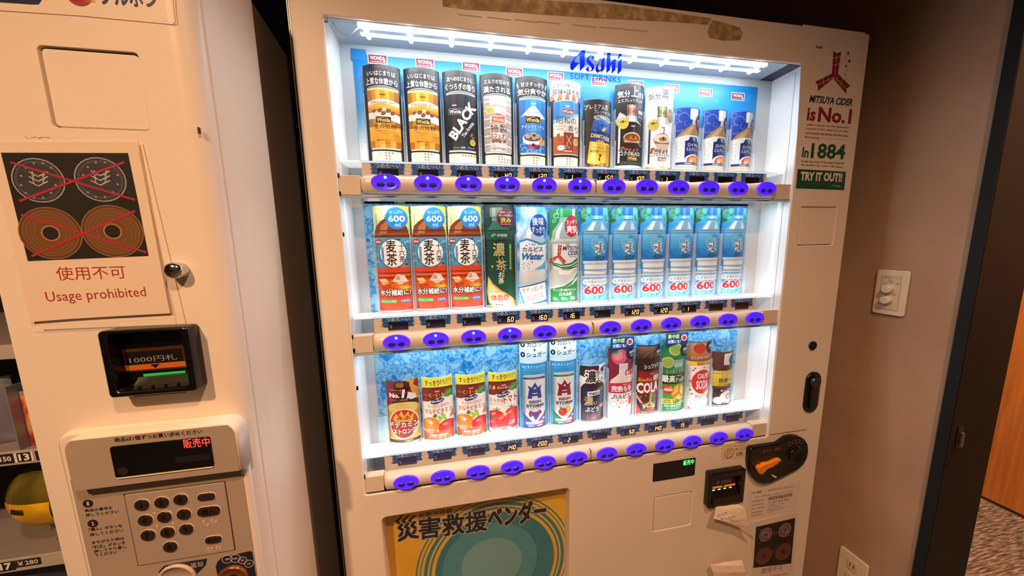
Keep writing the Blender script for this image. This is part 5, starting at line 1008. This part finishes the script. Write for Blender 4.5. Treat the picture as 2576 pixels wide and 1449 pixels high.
a.text('COLA', -1, 83, 64, 31, '#f6f4f2', .04, rot=.06); a.poly([(-34, 60), (-10, 66), (34, 58), (34, 40), (-20, 40)], '#4a1814')
for x, y in ((-22, 56), (-10, 60), (4, 58), (16, 60), (26, 54)): bean(a, x, y, 6, '#5a2418', x * .1)
a.poly([(-34, 60), (-22, 34), (0, 22), (26, 30), (34, 50), (34, 14), (-34, 14)], '#24120f'); a.poly([(-34, 42), (-20, 10), (-34, 8)], '#d43026'); a.poly([(-34, 58), (-24, 40), (-16, 36), (-30, 60)], '#e0a87a')
arrow_mark(a, 3, 38, .17, '#b9bf5a', '#24120f'); a.text('MITSUYA', 3, 27, 18, 4, '#e9e6c8', .03); a.rect(3, 20, 28, 5, '#a03a30', 2); a.text('無果汁 炭酸飲料', 3, 12, 44, 4.6, '#e0c070', .02); a.rect(0, 4, 66, 8, '#c9cdd0'); a.poly([(-36, 10), (-20, 0), (-36, 0)], '#c02430')
sample('sample_bottle', 'dark red cola bottle sample with large white lettering on the bottom shelf', 'drink sample', 8, 2, 72, 203, a, back='#2c1815')
a = Art(); a.grad(0, 101, 80, 204, '#1f7a3c', '#2c7a4e', 6); a.ell(-6, 186, 18, 18, '#b4bc5a'); a.ell(-6, 186, 14, 14, '#8ca04a'); a.ell(-24, 148, 16, 16, '#b4bc5a'); a.ell(-24, 148, 12, 12, '#94a84c'); vend(a, 182); a.rect(6, 150, 32, 12, '#7fb0a4', 2); a.rect(6, 140, 28, 12, '#a4c8c0', 2); a.rect(6, 130, 34, 6, '#5a9488', 2)
a.rect(0, 92, 70, 46, '#15432c'); a.text('三ツ矢クラウン', 0, 122, 58, 12, '#c9d49a', .02, rot=.06); a.text('最高', -20, 101, 32, 20, '#f4f8f2', .06); a.text('レベルに', 6, 110, 20, 5, '#f4f8f2', .03); a.text('すっぱい', 16, 98, 36, 14, '#f4f8f2', .05)
a.poly([(-35, 84), (35, 88), (35, 40), (-35, 40)], '#4a9a3c'); a.ell(10, 60, 22, 24, '#e8c02c', n=28); a.ell(10, 60, 18, 20, '#f0d04a', n=28); arrow_mark(a, 10, 58, .15, '#c87a1c', '#f0d04a'); a.ell(-20, 70, 14, 14, '#c8362c', n=24); a.text('クエン酸', -20, 77, 16, 4, '#f4d8a0', .03); a.text('4050', -20, 69, 23, 9, '#f8ecb0', .05)
a.rect(0, 34, 72, 16, '#d9d44a'); a.text('ULTRA\nSTRONG', -22, 34, 22, 11, '#2a5a2c', .05); a.text('LEMON', 14, 34, 40, 12, '#1c3c24', .04); a.rect(0, 13, 72, 26, '#1d7a44'); a.text('無果汁 炭酸飲料 クエン酸入り', 0, 21, 56, 5, '#f0f4d8', .03)
for j in range(3): a.text('香料・甘味料・ビタミンC・酸味料', 2, 14 - j * 4, 48, 2.4, '#9ccca4')
sample('sample_bottle', 'green lemon drink bottle sample under a navy heatstroke topper on the bottom shelf', 'drink sample', 9, 2, 75, 202, a, back='#1f7a3c', extra=topper)
a = Art(); a.rect(0, 100, 80, 202, '#8c5a3c'); a.grad(0, 176, 80, 44, '#a0643c', '#c89a6a', 5); a.ell(-10, 182, 17, 15, '#b8342a', n=24); a.poly([(-20, 196), (-8, 200), (-10, 192)], '#3d8a50'); vend(a, 186); a.text('どこかなつかしい', 0, 156, 60, 8, '#e9d8c8', .03, rot=.06); a.rect(0, 137, 74, 14, '#e8c84a'); a.text('復刻1992', 6, 137, 46, 10, '#7a4a1c', .03)
a.ell(0, 128, 34, 5, '#e9ebea'); a.rect(0, 64, 70, 126, '#edeeed'); a.hgrad(-31, 64, 8, 124, ['#b4b9ba', '#d3d7d8']); asahi(a, 8, 126, '#a8423a', .9)
for x, y in ((-24, 118), (-30, 86), (-28, 60), (-20, 124), (24, 124), (-24, 48)): a.ell(x, y, 2.6, 2.6, '#b8342a', n=10)
a.ell(4, 84, 31, 36, '#d2352a', n=36); a.text('CALPIS', 6, 101, 38, 15, '#f8f4f2', .03); a.text('SODA', 5, 75, 40, 27, '#f8f4f2', .03); a.text('オレンジ', 0, 41, 34, 9, '#8c4a28', .04); a.line((-18, 34), (18, 34), .6, '#8c4a28'); a.text('甘さすっきり', 0, 29, 28, 4.6, '#6a5048', .01); a.text('果汁1%', 6, 20, 16, 3.6, '#6a8090'); a.ell(27, 36, 4, 9, '#e0663a')
for j in range(10): a.ell(-20 + 8 * math.cos(j * .63), 24 + 7 * math.sin(j * .63), 1.3, 1.1, '#4a94c8', n=8)
a.rect(0, 7, 66, 10, '#c4cacc'); a.poly([(-36, 14), (-20, 0), (-36, 0)], '#c02430')
sample('sample_can', 'white soda can sample with a large red disc on the bottom shelf', 'drink sample', 10, 2, 75, 202, a, back='#8c5a3c')
a = Art(); a.rect(0, 82, 80, 166, '#5a3c34'); a.rect(8, 144, 30, 34, '#d3dcde', 3); a.ell(26, 140, 16, 18, '#1c1c1e', n=24); a.poly([(-32, 100), (-20, 112), (-6, 122), (24, 122), (36, 104)], '#4a2c22'); a.grad(0, 82, 74, 38, '#c9a82c', '#e8d05a', 5); a.rect(0, 106, 72, 8, '#d9c45a'); a.rect(9, 98, 36, 14, '#2c2a24', 1); a.rect(9, 98, 34.5, 12.6, '#e8d268', 1); a.text('Barista Selection\n— LATTE —', 9, 98, 28, 7, '#2c2a24')
a.text('世界一', 4, 80, 44, 14, '#1c1a16', .04); a.text('バリスタ監修', 4, 65, 46, 8, '#1c1a16', .03); a.rect(0, 50, 74, 12, '#2c1c18'); a.text('香りの微糖', 8, 50, 38, 7, '#e9dccc', .03); a.rect(0, 24, 74, 42, '#3a2620')
for x, y, r in ((10, 30, 22), (-14, 20, 14), (24, 16, 12)): a.ell(x, y, r, r * .8, '#e0d8d0', n=24)
a.ell(18, 30, 12, 10, '#9c6a44'); a.ell(18, 30, 8, 6, '#d8b48c'); a.text('コーヒー', 14, 10, 22, 4, '#f0e8e0', .02)
sample('sample_bottle', 'brown and yellow latte bottle sample at the right end of the bottom shelf', 'drink sample', 11, 2, 71, 166, a, back='#5a3c34', dx=-.004)
# ================================================================ snack vending machine on the left
YB = -.165; BZ1 = Z0 + .665; BX = -.908
sm = thing('snack_vending_machine', 'cream snack vending machine with a keypad and a spiral display at the left edge', 'vending machine', (-1.2, 0, 0))
WB = (-1.62, BX, Z0 - .62, Z0 + .52)
hat = RP([(90, 113), (345, 130), (380, 325), (133, 325)], YB)
plate('door', [(-1.76, .03), (-.672, .03), (-.672, BZ1), (-1.76, BZ1)], CREAM, YB, YB + .03, sm, holes=(rrect(*WB, .010, 4), rrect(*hat, .006, 4)))
tag(plate('blank_cover', rrect(hat[0] + .0018, hat[1] - .0018, hat[2] + .0018, hat[3] - .0026, .005, 4), CREAM, YB + .0025, YB + .012, sm, bev=.001), 'rounded rectangular blanking cover')
boxo('cover_gap', (hat[0] - .003, hat[1] + .003, YB + .012, YB + .014, hat[2] - .003, hat[3] + .003), BLACK, sm)
bm = bmesh.new(); prof = [(-.672, YB)]
for k in range(1, 13):
    t = PI / 2 * k / 12; prof.append((-.672 + .0262 * math.sin(t), YB + .022 * (1 - math.cos(t))))
prof += [(-.6465, YB + .0235), (-.6447, YB + .025), (-.6440, YB + .057), (-.6560, YB + .0600), (-.6540, YB + .085), (-.6440, YB + .151), (-.672, YB + .151), (-.672, YB)]
prism_z(bm, prof[:-1], .03, BZ1); e = bm_obj('door_edge', bm, CREAM, sm, True)
md = e.modifiers.new('split', 'EDGE_SPLIT'); md.split_angle = math.radians(32)
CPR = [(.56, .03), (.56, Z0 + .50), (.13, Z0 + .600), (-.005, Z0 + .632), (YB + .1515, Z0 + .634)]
for x0_, x1_ in ((-1.755, -1.73), (-.70, -.6505)): bm = bmesh.new(); prism_x(bm, [(YB + .1515, .03)] + CPR, x0_, x1_); bm_obj('cabinet_side', bm, C('#857a6e', .5, name='shade_toned_cabinet_steel'), sm)  # cream sides coloured darker; shade beside the drinks machine put into the colour
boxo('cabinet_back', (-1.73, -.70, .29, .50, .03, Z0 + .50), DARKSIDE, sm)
boxo('foot', (-.80, -.72, 0, .1, 0, .03), BLACK, sm); boxo('foot', (-1.70, -1.62, 0, .1, 0, .03), BLACK, sm)
# brand sticker panel at the top
a = Art(YB - .0002); P_ = a.P
def outline(a, pts, t, col):
    for p, q in zip(pts, pts[1:]): a.pline(p, q, t, col)
outline(a, [(-60, 22), (0, 27), (200, 40), (434, 62), (442, 56), (440, 40), (432, -40)], 1.6, '#8a5a38')
a.ppoly([(-40, -60), (140, -60), (122, -26), (97, 11), (80, 11), (-40, 3)], '#141c40')
a.pcirc((197, -16), 31, '#a0241c'); a.pcirc((186, -18), 20, '#7c1c2c'); a.ptext('LUMIN', (215, 1), (240, 3), 9, '#c9a02c')
a.ptext('ブルボン', (248, -14), (394, -4), 46, '#1a2454', bold=.06, shear=-.05)
tag(a.build('brand_panel_print', sm), 'navy lettering and red disc at the top of the door')
x, z = AT(500, 328, YB); boxo('screw_hole', (x - .0012, x + .0012, YB - .0004, YB + .002, z - .004, z + .004), C('#2a1710', .6), sm)
a = Art(YB - .0002); rnd = random.Random(8)
for i in range(9): x = 60 + i * 17; a.pline((x, 345 + rnd.uniform(-3, 3)), (x + 14, 347 + rnd.uniform(-3, 2)), rnd.uniform(1.5, 4), '#c79a68' if i < 4 else '#f0dcc0')
a.build('tape_residue', sm)
# lock
lx, lz = AT(436, 681, YB - .012)
bm = bmesh.new(); turn(bm, lx, lz, [(.0115, YB), (.0115, YB - .010), (.0105, YB - .014), (.0075, YB - .0165), (.004, YB - .0175), (0, YB - .0178)], 24)
lk = bm_obj('door_lock', bm, CHROME, sm, True); tag(lk, 'round chrome lock')
boxo('key_slot', (lx - .0055, lx + .0035, YB - .0182, YB - .0165, lz - .001, lz + .001), BLACK, lk)
# banknote slot
q = RP([(240, 835), (470, 822), (495, 985), (275, 1003)], YB - .022)
bs = plate('banknote_slot', rrect(*q, .006, 5), BLACK, YB - .022, YB + .001, sm, holes=(rrect(q[0] + .009, q[1] - .009, q[2] + .008, q[3] - .005, .005, 4),), bev=.0025)
boxo('slot_recess', (q[0] + .005, q[1] - .005, YB - .003, YB - .0005, q[2] + .006, q[3] - .003), C('#0d0b0a', .25), bs)
a = Art(YB - .0035); dk = '#15100e'
a.ppoly([(295, 880), (462, 868), (470, 925), (300, 938)], '#4a2414'); a.ppoly([(300, 920), (466, 908), (468, 921), (302, 934)], C('#b0561c', .4, .25, name='dim_orange_band'))
a.ppoly([(314, 887), (457, 876), (462, 908), (318, 920)], dk); a.ptext('1000円札', (326, 907), (445, 897), 15, '#8f8a86', bold=.02); a.ppoly([(378, 917), (402, 915), (392, 926)], '#0b0908')
a.ppoly([(360, 941), (466, 932), (467, 938), (362, 947)], C('#1f9a3c', .4, .8, name='green_slot_light'))
tag(a.build('slot_print', bs), 'slot face with its denomination over an orange band')
bm = bmesh.new(); x0, x1 = q[0] + .024, q[1] - .013; zt = AT(380, 946, YB - .004)[1]; zb = AT(400, 985, YB - .014)[1]
prism_x(bm, [(YB - .003, zt), (YB - .006, zt), (YB - .014, zt - .009), (YB - .018, zb + .002), (YB - .017, zb), (YB - .003, zb)], x0, x1); lp = bm_obj('slot_lip', bm, C('#2c2a24', .22), bs)
for i in range(5): boxo('rib', (x0 + .008 + i * .0155, x0 + .0093 + i * .0155, YB - .0186, YB - .012, zb + .002, zb + .011), C('#1a1916', .3), lp)
boxo('slot_trim', (x0 + .002, x1 - .002, YB - .019, YB - .016, zb - .003, zb - .001), CHROME, lp)
# control panel: raised hood with display, keypad field below
Yh = YB - .028
hx0 = AT(158, 1135, Yh)[0]; hx1 = AT(604, 1150, Yh)[0]; hz1 = (AT(300, 1090, Yh)[1] + AT(540, 1067, Yh)[1]) / 2; hz0 = (AT(180, 1238, Yh)[1] + AT(600, 1184, Yh)[1]) / 2
fx0 = AT(187, 1258, YB - .0135)[0]; fx1 = AT(612, 1215, YB - .0135)[0]
rim = plate('panel_rim', rrect(fx0 - .0085, fx1 + .0065, Z0 - .56, hz1 + .0015, .020, 7), CREAM, YB - .012, YB + .001, sm, bev=.005)
out = rrect(hx0, hx1, hz0, hz1, .019, 8); out = [p for p in out if p[1] > hz0 + .021] ; out += [(hx0, hz0), (hx1, hz0)]
hd = plate('display_hood', out, CREAM, Yh, YB, sm, bev=.003)
inner = [(x * .996 + (hx0 + hx1) * .002, z) for x, z in out]
plate('hood_face', [(x, min(z, hz1 - .0035)) for x, z in [((p[0] - (hx0 + hx1) / 2) * .972 + (hx0 + hx1) / 2, p[1] + (.0008 if p[1] < hz0 + .001 else 0)) for p in out]], HOOD, Yh - .0006, Yh + .001, hd)
bm = bmesh.new(); prism_x(bm, [(Yh + .001, hz0 + .001), (YB - .013, hz0 - .007), (YB - .006, hz0 + .001)], hx0 + .001, hx1 - .001); bm_obj('hood_underside', bm, HOOD, hd)
plate('keypad_field', rrect(fx0, fx1, Z0 - .54, hz0 + .01, .003, 3), HOOD, YB - .0135, YB - .010, sm, bev=.0005)
q = RP([(278, 1123), (530, 1098), (538, 1172), (290, 1202)], Yh - .001)
dsp = plate('sale_display', rrect(*q, .0035, 4), BLACK, Yh - .0020, Yh, sm, bev=.0006); tag(dsp, 'black display with red lit characters')
boxo('display_trim', (q[0] + .002, q[1] - .002, Yh - .0022, Yh - .0008, q[2] - .0018, q[2] - .0002), C('#f0d8b0', .3), dsp)
a = Art(Yh - .0021); a.ppoly([(440, 1150), (528, 1140), (530, 1155), (442, 1166)], '#1a1718'); a.pcirc((309, 1185), 10, '#232224'); a.build('sensor_window', dsp)['kind'] = 'stuff'
a = Art(Yh - .0021); a.ptext('販売中', (461, 1117), (527, 1111), 23, C('#ff3a28', .4, 3), bold=.01)
a.build('display_text', dsp)
a = Art(Yh - .0008); a.ptext('商品は1個ずつお買い求めください', (288, 1107), (508, 1085), 11, '#1c1512', bold=.03); tag(a.build('hood_print', sm), 'black Japanese line above the display')
# keypad
Yk = YB - .0150; k = K(0, 1050, 3.631)
kq = RP([k(1142, 715), k(2040, 590), k(2145, 1208), k(1255, 1362)], Yk)
boxo('keypad_gap', (kq[0] - .0014, kq[1] + .0008, YB - .0139, YB - .013, kq[2] - .0006, kq[3] + .001), C('#2a1d16', .6), sm)
kp = plate('keypad', rrect(*kq, .0015, 3), HOOD, Yk, YB - .0132, sm, bev=.0006)
KEY = C('#2e211b', .18, name='smoked_key_cap'); RIMK = C('#e2c8a6', .35, name='key_rim')
def key(name, cx, cz, rx, rz, r_, txt, lab=None):
    o = plate(name, rrect(cx - rx, cx + rx, cz - rz, cz + rz, r_, 6), KEY, Yk - .0022, Yk, kp, bev=.001)
    if lab: tag(o, lab)
    plate('key_rim', rrect(cx - rx - .0010, cx + rx + .0010, cz - rz - .0014, cz + rz + .0006, r_ + .001, 6), RIMK, Yk - .0007, Yk, o, bev=.0002)
    if txt:
        a = Art(Yk - .0023); a.text(txt, cx, cz, None if len(txt) == 1 else rx * 1.2, rz * 1.05, '#0a0706', .05); a.build('key_text', o)
for s, x, y in (('1', 1290, 805), ('2', 1472, 782), ('3', 1645, 755), ('4', 1322, 945), ('5', 1497, 915), ('6', 1675, 890), ('7', 1347, 1083), ('8', 1525, 1055), ('9', 1697, 1027), ('0', 1550, 1188)):
    cx, cz = AT(*k(x, y), Yk - .002); key('number_key', cx, cz, .0092, .0088, .0087, s)
for (x, y, rx, rz, s) in ((1880, 730, .0115, .0058, ''), (1902, 862, .0152, .0078, '購入'), (1945, 1122, .0112, .0060, '訂正')):
    cx, cz = AT(*k(x, y), Yk - .002); key('oval_key', cx, cz, rx, rz, rz - .0002, s, 'long oval key')
a = Art(Yk - .0004)
for bx, by in ((1855, 945), (1890, 968), (1930, 938), (1965, 935), (1900, 1195), (1930, 1190), (1975, 1180), (2005, 1178)):
    for j in range(3):
        for h in range(2):
            if (j + h + bx) % 3: a.pcirc(k(bx + h * 12, by + j * 13), 1.3, '#f0d8b8')
for p in ((1410, 875), (1560, 855), (1432, 992), (1580, 968)): a.pcirc(k(*p), 2, '#f0d8b8')
a.build('braille_dots', kp)['kind'] = 'stuff'
a = Art(YB - .0137); TX = '#2a1e18'
def line(s, x0, y0, x1, y1, h=8): a.ptext(s, k(x0, y0), k(x1, y1), h, TX, bold=.03)
for s, x, y in (('1', 803, 788), ('2', 848, 970)): a.pcirc(k(x, y), 10, TX); c = a.P(k(x, y)); a.text(s, c[0], c[1], .0028, .0065, '#bda996', .04)
line('商品の番号を', 775, 852, 1025, 825); line('押してください', 783, 897, 1082, 858); line('「購入」ボタンを', 812, 1028, 1115, 988); line('押してください', 822, 1075, 1125, 1028)
line('まちがえた時は', 840, 1145, 1135, 1102); line('「訂正」ボタンを', 845, 1188, 1143, 1142); line('押してやり直し', 858, 1228, 1152, 1178); line('てください', 868, 1262, 1070, 1228)
NVY = '#1c2130'
a.ppoly([k(1440, 1460), k(1455, 1400), k(1500, 1355), k(1600, 1332), k(1892, 1290), k(1880, 1350), k(1830, 1400), k(1770, 1460)], NVY); a.ptext('おつり・返却', k(1502, 1385), k(1855, 1338), 13, '#cfc0b4', bold=.02)
a.ppoly([k(1970, 1365), k(1985, 1320), k(2030, 1275), k(2290, 1220), k(2305, 1232), k(2340, 1460), k(1990, 1460)], NVY)
for x, y, r, s in ((2075, 1295, 10.5, '500'), (2150, 1288, 10.5, '100'), (2216, 1305, 9, '50'), (2275, 1335, 9.5, '10')):
    a.pcirc(k(x, y), r, '#cfc0b4', 1.3); c = a.P(k(x, y)); a.text(s, c[0], c[1], .0060 if len(s) > 2 else .0042, .0036, '#cfc0b4', .02)
tag(a.build('panel_print', sm), 'black instructions and navy money labels')
cx, cz = AT(*k(2115, 1490), YB - .018); bm = bmesh.new(); turn(bm, cx, cz, [(.0225, YB - .0135), (.0225, YB - .017), (.0205, YB - .019), (.018, YB - .016), (.010, YB - .0138), (0, YB - .0136)], 30); tag(bm_obj('coin_funnel', bm, C('#a86a4a', .25, 0, .7), sm, True), 'copper coloured coin funnel')
cx, cz = AT(*k(1600, 1500), YB - .018); bm = bmesh.new(); turn(bm, cx, cz, [(.026, YB - .0135), (.026, YB - .0165), (.024, YB - .018), (.022, YB - .0145), (0, YB - .014)], 30); bm_obj('return_dial', bm, C('#cbb59c', .35), sm, True)
# display recess with shelves
IN = C('#171413', .6); 
bm = bmesh.new(); box(bm, WB[0], WB[1] + .05, .26, .265, WB[2], WB[3]); box(bm, BX + .004, BX + .008, YB + .03, .26, WB[2], WB[3]); box(bm, WB[0] - .008, WB[0] - .004, YB + .03, .26, WB[2], WB[3]); box(bm, WB[0], WB[1], YB + .03, .26, WB[3], WB[3] + .004); box(bm, WB[0], WB[1], YB + .03, .26, WB[2] - .004, WB[2]); bm_obj('display_recess', bm, IN, sm)
boxo('display_pane', (WB[0] - .004, WB[1] + .004, YB + .022, YB + .025, WB[2] - .004, WB[3] + .004), GLASS, sm)
SHF = C('#8f857d', .4, 0, .2, name='shelf_steel'); Ys = YB + .060
szs = [Z0 + .062, Z0 - .108, Z0 - .292]; shelves = []
for s_ in szs:
    sh = boxo('shelf', (WB[0] + .01, BX + .002, Ys + .002, .24, s_ - .003, s_), SHF, sm); shelves.append(sh)
    boxo('shelf_lip', (WB[0] + .01, BX + .002, Ys, Ys + .002, s_ - .020, s_ + .002), C('#b8aca0', .4), sh)
def tagp(parent, x0, x1, z0, z1, txt, bg, fg, tw, th, name='price_tag'):
    a = Art(Ys - .0006); a.rect((x0 + x1) / 2, (z0 + z1) / 2, x1 - x0, z1 - z0, bg); a.text(txt, (x0 + x1) / 2, (z0 + z1) / 2, tw, th, fg, .03); return a.build(name, parent)
def at2(px, py): return AT(px, py, Ys)
p1, p2 = at2(-30, 1126), at2(27, 1120); tagp(shelves[1], p1[0], p2[0], szs[1] - .0165, szs[1] - .0005, '¥150', '#24262c', '#e6e2dc', .022, .0085)
p1, p2 = at2(30, 1126), at2(80, 1120)
a = Art(Ys - .0006); xm = (p1[0] + p2[0]) / 2; a.rect(xm, szs[1] - .0085, .0235, .0165, '#e9e4dc'); a.rect(xm, szs[1] - .0085, .0175, .0155, '#1d1a1a'); a.text('13', xm, szs[1] - .0085, .0135, .0115, '#f0ece6', .04); a.build('shelf_number', shelves[1])
p1, p2 = at2(84, 1118), at2(150, 1110); tagp(shelves[1], p1[0], p2[0], szs[1] - .0165, szs[1] - .0005, '￥', '#24262c', '#24262c', .01, .008)
p1 = at2(8, 1396); a = Art(Ys - .0006); a.rect(p1[0], szs[2] - .0085, .0235, .0165, '#1d1a1a'); a.text('17', p1[0], szs[2] - .0085, .0150, .0125, '#f0ece6', .04); a.build('shelf_number', shelves[2])
p1 = at2(64, 1386); tagp(shelves[2], p1[0] - .017, p1[0] + .017, szs[2] - .0135, szs[2] - .0005, '￥280', '#24262c', '#e6e2dc', .026, .0075)
boxo('divider', (AT(28, 1085, Ys)[0] - .001, AT(28, 1085, Ys)[0] + .001, Ys + .004, .10, szs[1], szs[1] + .105), C('#8f8f98', .35, 0, .3), shelves[1])
# spirals
for sh, s_, cxs in ((shelves[1], szs[1], -.972), (shelves[2], szs[2], AT(85, 1320, Ys + .02)[0]), (shelves[0], szs[0], -.975)):
    bm = bmesh.new(); R = .031 if s_ == szs[2] else .028
    pts = [(cxs + R * math.cos(t * .35), Ys + .012 + t * .0038, s_ + R + .003 + R * math.sin(t * .35)) for t in range(0, 52)]
    tube(bm, pts, .0016, 6); bm_obj('spiral', bm, CHROME, sh, True)
rebase(sm)
# goods inside
def pack(name, label, cx, cy, z0, w, h, d, m, rot=0, lean=0, group=None, art=None):
    t = thing(name, label, 'snack', (cx, cy, z0), group); bm = bmesh.new(); nx, nz = 10, 12; G = []
    for s in (-1, 1):
        g = []
        for j in range(nz + 1):
            row = []
            for i in range(nx + 1):
                u, v = i / nx, j / nz; b = (math.sin(PI * u) ** .55) * (math.sin(PI * v) ** .5)
                row.append(bm.verts.new(((u - .5) * w, s * d / 2 * b + .0004 * s, v * h)))
            g.append(row)
        G.append(g)
        for j in range(nz):
            for i in range(nx): q = (g[j][i], g[j][i + 1], g[j + 1][i + 1], g[j + 1][i]); bm.faces.new(q if s < 0 else q[::-1])
    bmesh.ops.recalc_face_normals(bm, faces=bm.faces)
    bm_obj('wrapper', bm, m, t, True); bm = bmesh.new()
    box(bm, -w / 2, w / 2, -.0006, .0006, h - .001, h + .006); bm_obj('crimped_seal', bm, C('#b9b4b0', .3, 0, .4), t)
    t.rotation_euler = (lean, 0, rot); return t
def PA(px, py, Y): x, z = AT(px, py, Y); return x, z
x_, _z = PA(-14, 1040, Ys + .035); pack('snack_packet', 'silvery grey snack packet standing on the numbered shelf of the snack machine', x_, Ys + .035, szs[1] + .001, .050, .105, .020, noisy('silver_wrapper', [(.3, '#77778a'), (.6, '#8d8c9c')], 14, .3, .3, metal=.3), .25)
x_, _z = PA(76, 1000, Ys + .014); pack('snack_packet', 'red and orange snack packet beside the silvery one', x_ + .014, Ys + .020, szs[1] + .001, .060, .085, .022, noisy('red_orange_wrapper', [(.35, '#8c1c14'), (.5, '#d85a1c'), (.62, '#e8b06a')], 40, .3, .2, metal=.1), .1)
x_, _z = PA(60, 1440, Ys + .030); pack('snack_packet', 'dark blue snack packet at the bottom left edge of the picture', x_, Ys + .030, szs[2] - .155, .130, .120, .030, noisy('dark_blue_wrapper', [(.35, '#171f33'), (.55, '#2c3a58'), (.65, '#4a566e')], 30, .3, .3), .1)
# domed yellow tub resting in the spiral
t = thing('snack_tub', 'clear domed snack tub with a yellow and orange label lying in a wire spiral', 'snack', (AT(182, 1210, Ys + .060)[0], Ys + .060, AT(182, 1210, Ys + .060)[1]))
bm = bmesh.new(); prof = [(.0001, -.047), (.012, -.046), (.026, -.041), (.038, -.030), (.046, -.014), (.048, 0), (.048, .016), (.046, .020), (0, .020)]; n = 28; rings = []
for r_, y_ in prof: r_ *= 1.30; y_ *= 1.35; rings.append([bm.verts.new((y_, r_ * math.cos(2 * PI * q / n), r_ * math.sin(2 * PI * q / n))) for q in range(n)])
for i, (q, w) in enumerate(zip(rings, rings[1:])):
    for j in range(n):
        f = bm.faces.new((q[j], q[(j + 1) % n], w[(j + 1) % n], w[j])); f.material_index = 0
bmesh.ops.remove_doubles(bm, verts=bm.verts[:], dist=.0002)
tub = bm_obj('tub', bm, [noisy('olive_clear_tub', [(.4, '#4d4718'), (.6, '#6a601f')], 20, .15)], t, True)
bm = bmesh.new(); R_ = []
for i in range(13):
    x = -.0605 + i * .0065; rr_ = .0634 * math.sqrt(max(.02, 1 - (max(0, -x) / .0640) ** 2)) + .0006
    R_.append([bm.verts.new((x, -rr_ * math.cos(a_), rr_ * math.sin(a_))) for a_ in [math.radians(-58 + 5 * j) for j in range(14)]])
for p, q in zip(R_, R_[1:]):
    for j in range(13): f = bm.faces.new((p[j], q[j], q[j + 1], p[j + 1])); f.material_index = 1 if R_.index(p) < 4 else 0
lb = bm_obj('label', bm, [noisy('yellow_label', [(.4, '#d9a414'), (.6, '#f0c41e')], 30, .4), C('#e07a1c', .4)], t, True)
bm = bmesh.new()
for j in range(8):
    x = -.030 + j * .0024; rr_ = .0634 * math.sqrt(1 - (x / .064) ** 2) + .0011; box(bm, x - .0006, x + .0006, -rr_, -rr_ + .002, -.010 + (j % 2) * .001, -.001)
bm_obj('barcode', bm, C('#2a1c10', .5), t)
t.rotation_euler = (0, .1, .15)
# paper notice in its clear sleeve
YN = YB - .0035
nt = thing('paper_notice', 'paper notice in a clear sleeve with crossed out coins and red writing, beside the lock', 'notice', (AT(220, 600, YN)[0], YN, AT(220, 600, YN)[1]), 'coin notices')
def pp(pts, Y): return [AT(*p, Y) for p in pts][::-1]
plate('paper', pp([(-40, 358), (300, 356), (344, 358), (372, 500), (400, 650), (428, 788), (300, 795), (180, 802), (76, 810), (30, 620), (0, 500)], YN), C('#e0cbb4', .55), YN, YN + .0012, nt)
bm = bmesh.new()
top_ = [AT(*p, YN - .001) for p in ((-44, 352), (347, 353))]; bt_ = [AT(*p, YN - .007) for p in ((77, 820), (442, 800))]
V = [bm.verts.new((top_[0][0], YN - .0012, top_[0][1])), bm.verts.new((top_[1][0], YN - .0012, top_[1][1])), bm.verts.new((bt_[1][0], YN - .0075, bt_[1][1])), bm.verts.new((bt_[0][0], YN - .0045, bt_[0][1]))]; bm.faces.new(V)
o = bm_obj('clear_sleeve', bm, sheer('sleeve_film', '#f4e6d4', .02, .12), nt)
bm = bmesh.new(); e0, e1 = V and (Vector((bt_[0][0], YN - .0045, bt_[0][1])), Vector((bt_[1][0], YN - .0075, bt_[1][1])))
tube(bm, [e0, e0.lerp(e1, .5), e1], .0007, 6); tube(bm, [e1, Vector((top_[1][0], YN - .0012, top_[1][1]))], .0006, 6); bm_obj('sleeve_hem', bm, sheer('sleeve_edge', '#e8d2b4', .6, .1), nt)
a = Art(YN - .0001); BKK = '#0d0a0b'
a.ppoly([(2, 384), (322, 385), (350, 520), (374, 644), (70, 657), (36, 520)], BKK)
SILV = ('#9a9296', '#46424a'); BRZ = ('#8a5a2c', '#6a4420')
for (x, y), r_, (c1, c2) in (((97, 454), 56, SILV), ((253, 452), 56, SILV), ((128, 587), 66, BRZ), ((284, 582), 66, BRZ)):
    a.pcirc((x, y), r_, c1); a.pcirc((x, y), r_ - 3, '#1f1b1e' if c1[1] == '9' else '#4a2e16'); a.pcirc((x, y), r_ - 6, c2)
    if c1[1] == '9':
        a.pcirc((x, y), r_ - 12, '#332f36')
        for j in range(6):
            s_ = -1 if j % 2 else 1; h_ = j // 2; a.pline((x, y + 14 - h_ * 12), (x + s_ * 24, y + 2 - h_ * 12), 3, '#b9b0ae'); a.pline((x + s_ * 10, y + 10 - h_ * 10), (x + s_ * 16, y - 8 - h_ * 8), 2.4, '#a49c9c')
        for j in range(12):
            an = j * PI / 6 + .26; a.pcirc((x + 45 * math.cos(an), y + 45 * math.sin(an)), 2.6, '#8f888c')
    else:
        for rr_ in (58, 50, 42, 34): a.pcirc((x, y), rr_, '#7e5228', 2.2)
        a.pcirc((x, y), 20, '#a8763e'); a.pcirc((x, y), 16.5, BKK)
RD = '#a81f38'
for p, q in (((30, 409), (337, 502)), ((52, 505), (311, 409)), ((57, 541), (366, 634)), ((84, 643), (338, 532))): a.pline(p, q, 6, RD); a.pcirc(p, 3, RD); a.pcirc(q, 3, RD)
a.ptext('使用不可', (141, 689), (315, 684), 34, '#a5282a'); a.ptext('Usage prohibited', (116, 751), (367, 737), 32, '#a02428')
tag(a.build('notice_print', nt), 'black photo of four coins over red writing'); rebase(nt)
